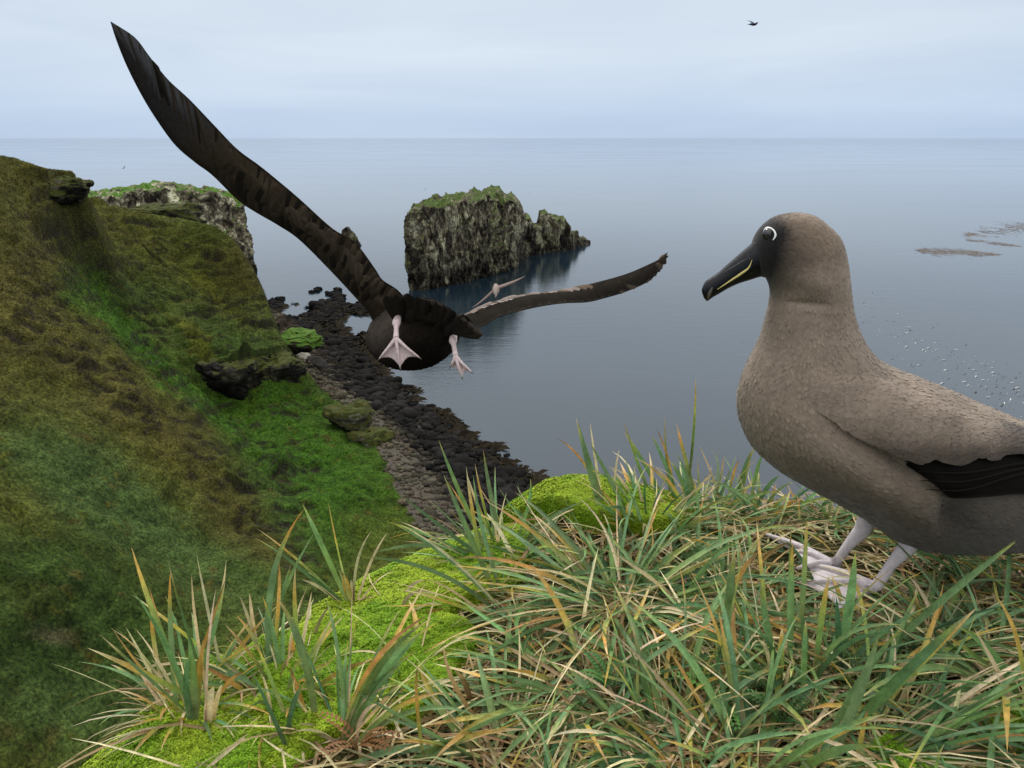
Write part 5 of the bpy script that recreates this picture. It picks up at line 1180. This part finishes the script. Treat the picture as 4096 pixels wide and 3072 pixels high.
loR = [(1905,1312,2.42),(1940,1300,2.44),(1990,1270,2.48),(2080,1243,2.54),(2180,1222,2.62),(2260,1212,2.70),(2350,1208,2.80),(2420,1192,2.88),(2500,1168,2.98),(2590,1128,3.08),(2635,1085,3.16),(2664,1040,3.2)]
wr, SR = wing_surf(upR, loR, 'wing', .16, col_R, fb_)
feathers(wr, SR, [(14,.05,.62,.42,1.02,.03,1.0,['dk','dk','md'],.003),(10,.60,.97,.35,1.02,.07,.9,['dk','md'],.003),
 (16,.02,.52,.04,.34,.045,1.4,['pk','lt','pk','lt'],.004),(10,.0,.16,.10,.55,.03,1.3,['pk','wh'],.005)], 1090)
for (tx, ty, k) in ((2672,1010,'md'), (2655,1018,'lt'), (2676,1022,'md')):
    p = at_y(2630, 1050, 3.18); q_ = at_y(tx, ty, 3.22); o = lay('feather', FE[k], p, q_-p, np.array([0, -1, .2]), wr, (np.linalg.norm(q_-p), .012, .03)); o.matrix_parent_inverse = Matrix.Identity(4)
# rump and tail feathers fanned above the body, seen from behind
tl = [(1545,1190,1600,1300),(1585,1183,1620,1290),(1630,1178,1650,1290),(1668,1193,1680,1300),(1705,1205,1700,1310),(1742,1212,1725,1310),(1775,1228,1745,1320),(1808,1245,1765,1325),(1838,1268,1775,1320),(1865,1288,1780,1320),(1890,1310,1785,1318),(1925,1338,1790,1315)]
troot = make('tail', *tube([at_y(1560,1235,YF-.02), at_y(1660,1248,YF-.10), at_y(1740,1270,YF-.12), at_y(1820,1300,YF-.08)], [.012,.032,.032,.006], 16, 24, flat=.8), M_fly, parent=fb_, col=np.tile([.018,.014,.010], (24*16+2, 1)))
for i, (tx, ty, bx, by) in enumerate(tl):
    p = at_y(bx, by, YF-.11); q_ = at_y(tx, ty, YF-.20); d = q_-p
    lay('feather', FE['dk'], p, d, np.array([.3*math.sin(i*2.1), -1, .25]), troot, (np.linalg.norm(d)*1.04, .040, .08)).matrix_parent_inverse = Matrix.Identity(4)
r_ = np.random.default_rng(33)
for i in range(30):
    t = (i+.5)/30; bx, by = 1560+270*t+8*r_.standard_normal(), 1222+78*t+16*r_.standard_normal(); p = at_y(bx-10, by+42, YF-.12); q_ = at_y(bx+10*r_.standard_normal()+22, by-24-16*r_.random(), YF-.16)
    lay('feather', FE['dk'], p, q_-p, np.array([.5*r_.standard_normal(), -1, .5]), troot, (np.linalg.norm(q_-p), .038, .12)).matrix_parent_inverse = Matrix.Identity(4)
# feet
def fly_foot(knee, ank, tips, Yf, web_spread):
    K_, A_k = at_y(*knee, Yf+.05), at_y(*ank, Yf); r0 = .0075
    leg = make('leg', *tube([K_+[0, .05, .01], K_, K_*.75+A_k*.25, (K_+A_k)/2, A_k], [r0*1.2, r0*1.75, r0*1.15, r0*.95, r0*1.2], 14, 24), M_pink, parent=fb_)
    T_ = [at_y(tx, ty, Yf+dy) for tx, ty, dy in tips]; parts = [tube([A_k, A_k*.6+q*.4+[0, -.006, 0], A_k*.3+q*.7+[0, -.005, 0], q], [r0*.9, r0*.62, r0*.55, r0*.3], 10, 18) for q in T_]
    make('foot', *join(parts), M_pink, parent=leg)
    n = 12; V = []
    for i in range(n):
        t = .08+.90*i/(n-1)
        for a_, b_2 in zip(T_[:-1], T_[1:]):
            for j in range(8):
                s_ = j/8; q = A_k*(1-t)+(a_*(1-s_)+b_2*s_)*t; sag = math.sin(s_*math.pi); V.append(q+(A_k-q)*web_spread*sag*t+np.array([0, .006, 0])*sag)
        V.append(A_k*(1-t)+T_[-1]*t)
    V = np.array(V); nc = len(V)//n; g = grid_faces(n, nc).tolist(); k = len(V)
    make('web', np.vstack([V, V+[0, .0025, 0]]), g+[[a_+k for a_ in f[::-1]] for f in g]+[[(n-1)*nc+j, (n-1)*nc+j+1, k+(n-1)*nc+j+1, k+(n-1)*nc+j] for j in range(nc-1)], M_pink, parent=leg)
    cv = join([tube([q, q+(q-A_k)/np.linalg.norm(q-A_k)*.010], [r0*.35, r0*.06], 8) for q in T_]); make('claws', *cv, M_nail, parent=leg)
fly_foot((1586,1290), (1584,1352), [(1518,1434,0),(1601,1470,-.01),(1677,1430,0)], 2.18, .16)
fly_foot((1812,1362), (1822,1424), [(1803,1466,.0),(1848,1508,-.01),(1886,1488,0)], 2.22, .14)

# ---------------- distant birds
def small_bird(c, span, yaw, roll, body_c, wing_c, label, dihedral=.15, sweep=.2, pitch=0.0, fat=1.0):
    c = np.array(c); root = empty('seabird', c); tag(root, label, 'seabird')
    m = M('seabird_body', .7, body_c, .2); V, Fc = tube(np.array([(-.32,0,0),(-.2,0,.01),(0,0,0),(.15,0,0),(.24,0,.02),(.30,0,.01)])*span*.55, np.array([.01,.05,.085,.07,.05,.01])*span*.5*fat, 12, 18)
    me = mesh_data('body', V, Fc, m.m); R3 = Matrix.Rotation(yaw, 4, 'Z') @ Matrix.Rotation(pitch, 4, 'Y') @ Matrix.Rotation(roll, 4, 'X')
    parts = [obj('body', me)]
    mw = M('seabird_wing', .7, wing_c, .2)
    for sg in (-1, 1):
        n = 12; V = []
        for i in range(n):
            t = i/(n-1); y = sg*t*.5*span; x = .05*span-sweep*span*.5*(max(0, t-.35))**1.3; z = dihedral*span*.5*math.sin(t*math.pi*.6); ch = .10*span*(1-t**2.2)+.004*span
            V += [[x+ch*.6, y, z], [x, y, z+.012*span*(1-t)], [x-ch*.6, y, z], [x, y, z-.004*span*(1-t)]]
        parts.append(obj('wing', mesh_data('wing', V, grid_faces(n, 4, True), mw.m)))
    V, Fc = tube(np.array([(-.28,0,0),(-.42,0,0)])*span*.55, [.03*span, .012*span], 8, flat=.25); parts.append(obj('tail', mesh_data('tail', V, Fc, mw.m)))
    for o in parts: o.parent = root
    root.matrix_world = Matrix.Translation(c) @ R3
small_bird(at_y(1984, 1160, 12.0), 1.05, math.radians(90), math.radians(-34), (.24, .19, .155), (.17, .12, .10), 'pale brown seabird gliding on tilted wings before the dark stack reflection', -.12, .1, math.radians(-18), 1.35)
small_bird(at_y(3011, 98, 60.0), 2.0, math.radians(12), math.radians(12), (.04, .035, .05), (.03, .03, .06), 'small dark bird high in the pale sky above the sea', .2, .5)
small_bird(at_y(494, 673, 150.0), 1.5, math.radians(70), math.radians(-25), (.05, .04, .06), (.12, .10, .12), 'tiny distant bird over the sea left of the raised wing', .3, .2)
small_bird(at_y(1702, 757, 100.0), 1.0, math.radians(100), math.radians(-75), (.03, .03, .04), (.04, .04, .06), 'tiny dark bird above the left end of the sea stack', .5, .4)
small_bird(at_y(2115, 779, 140.0), 0.7, math.radians(100), math.radians(-60), (.05, .05, .06), (.07, .06, .07), 'faint speck of a bird above the right shoulder of the stack', .2, .2)
small_bird(at_z(2972, 1370, SEA+1.0), 0.8, math.radians(60), math.radians(10), (.03, .03, .03), (.03, .03, .03), 'tiny dark bird low over the water under the bill', .2, .2)
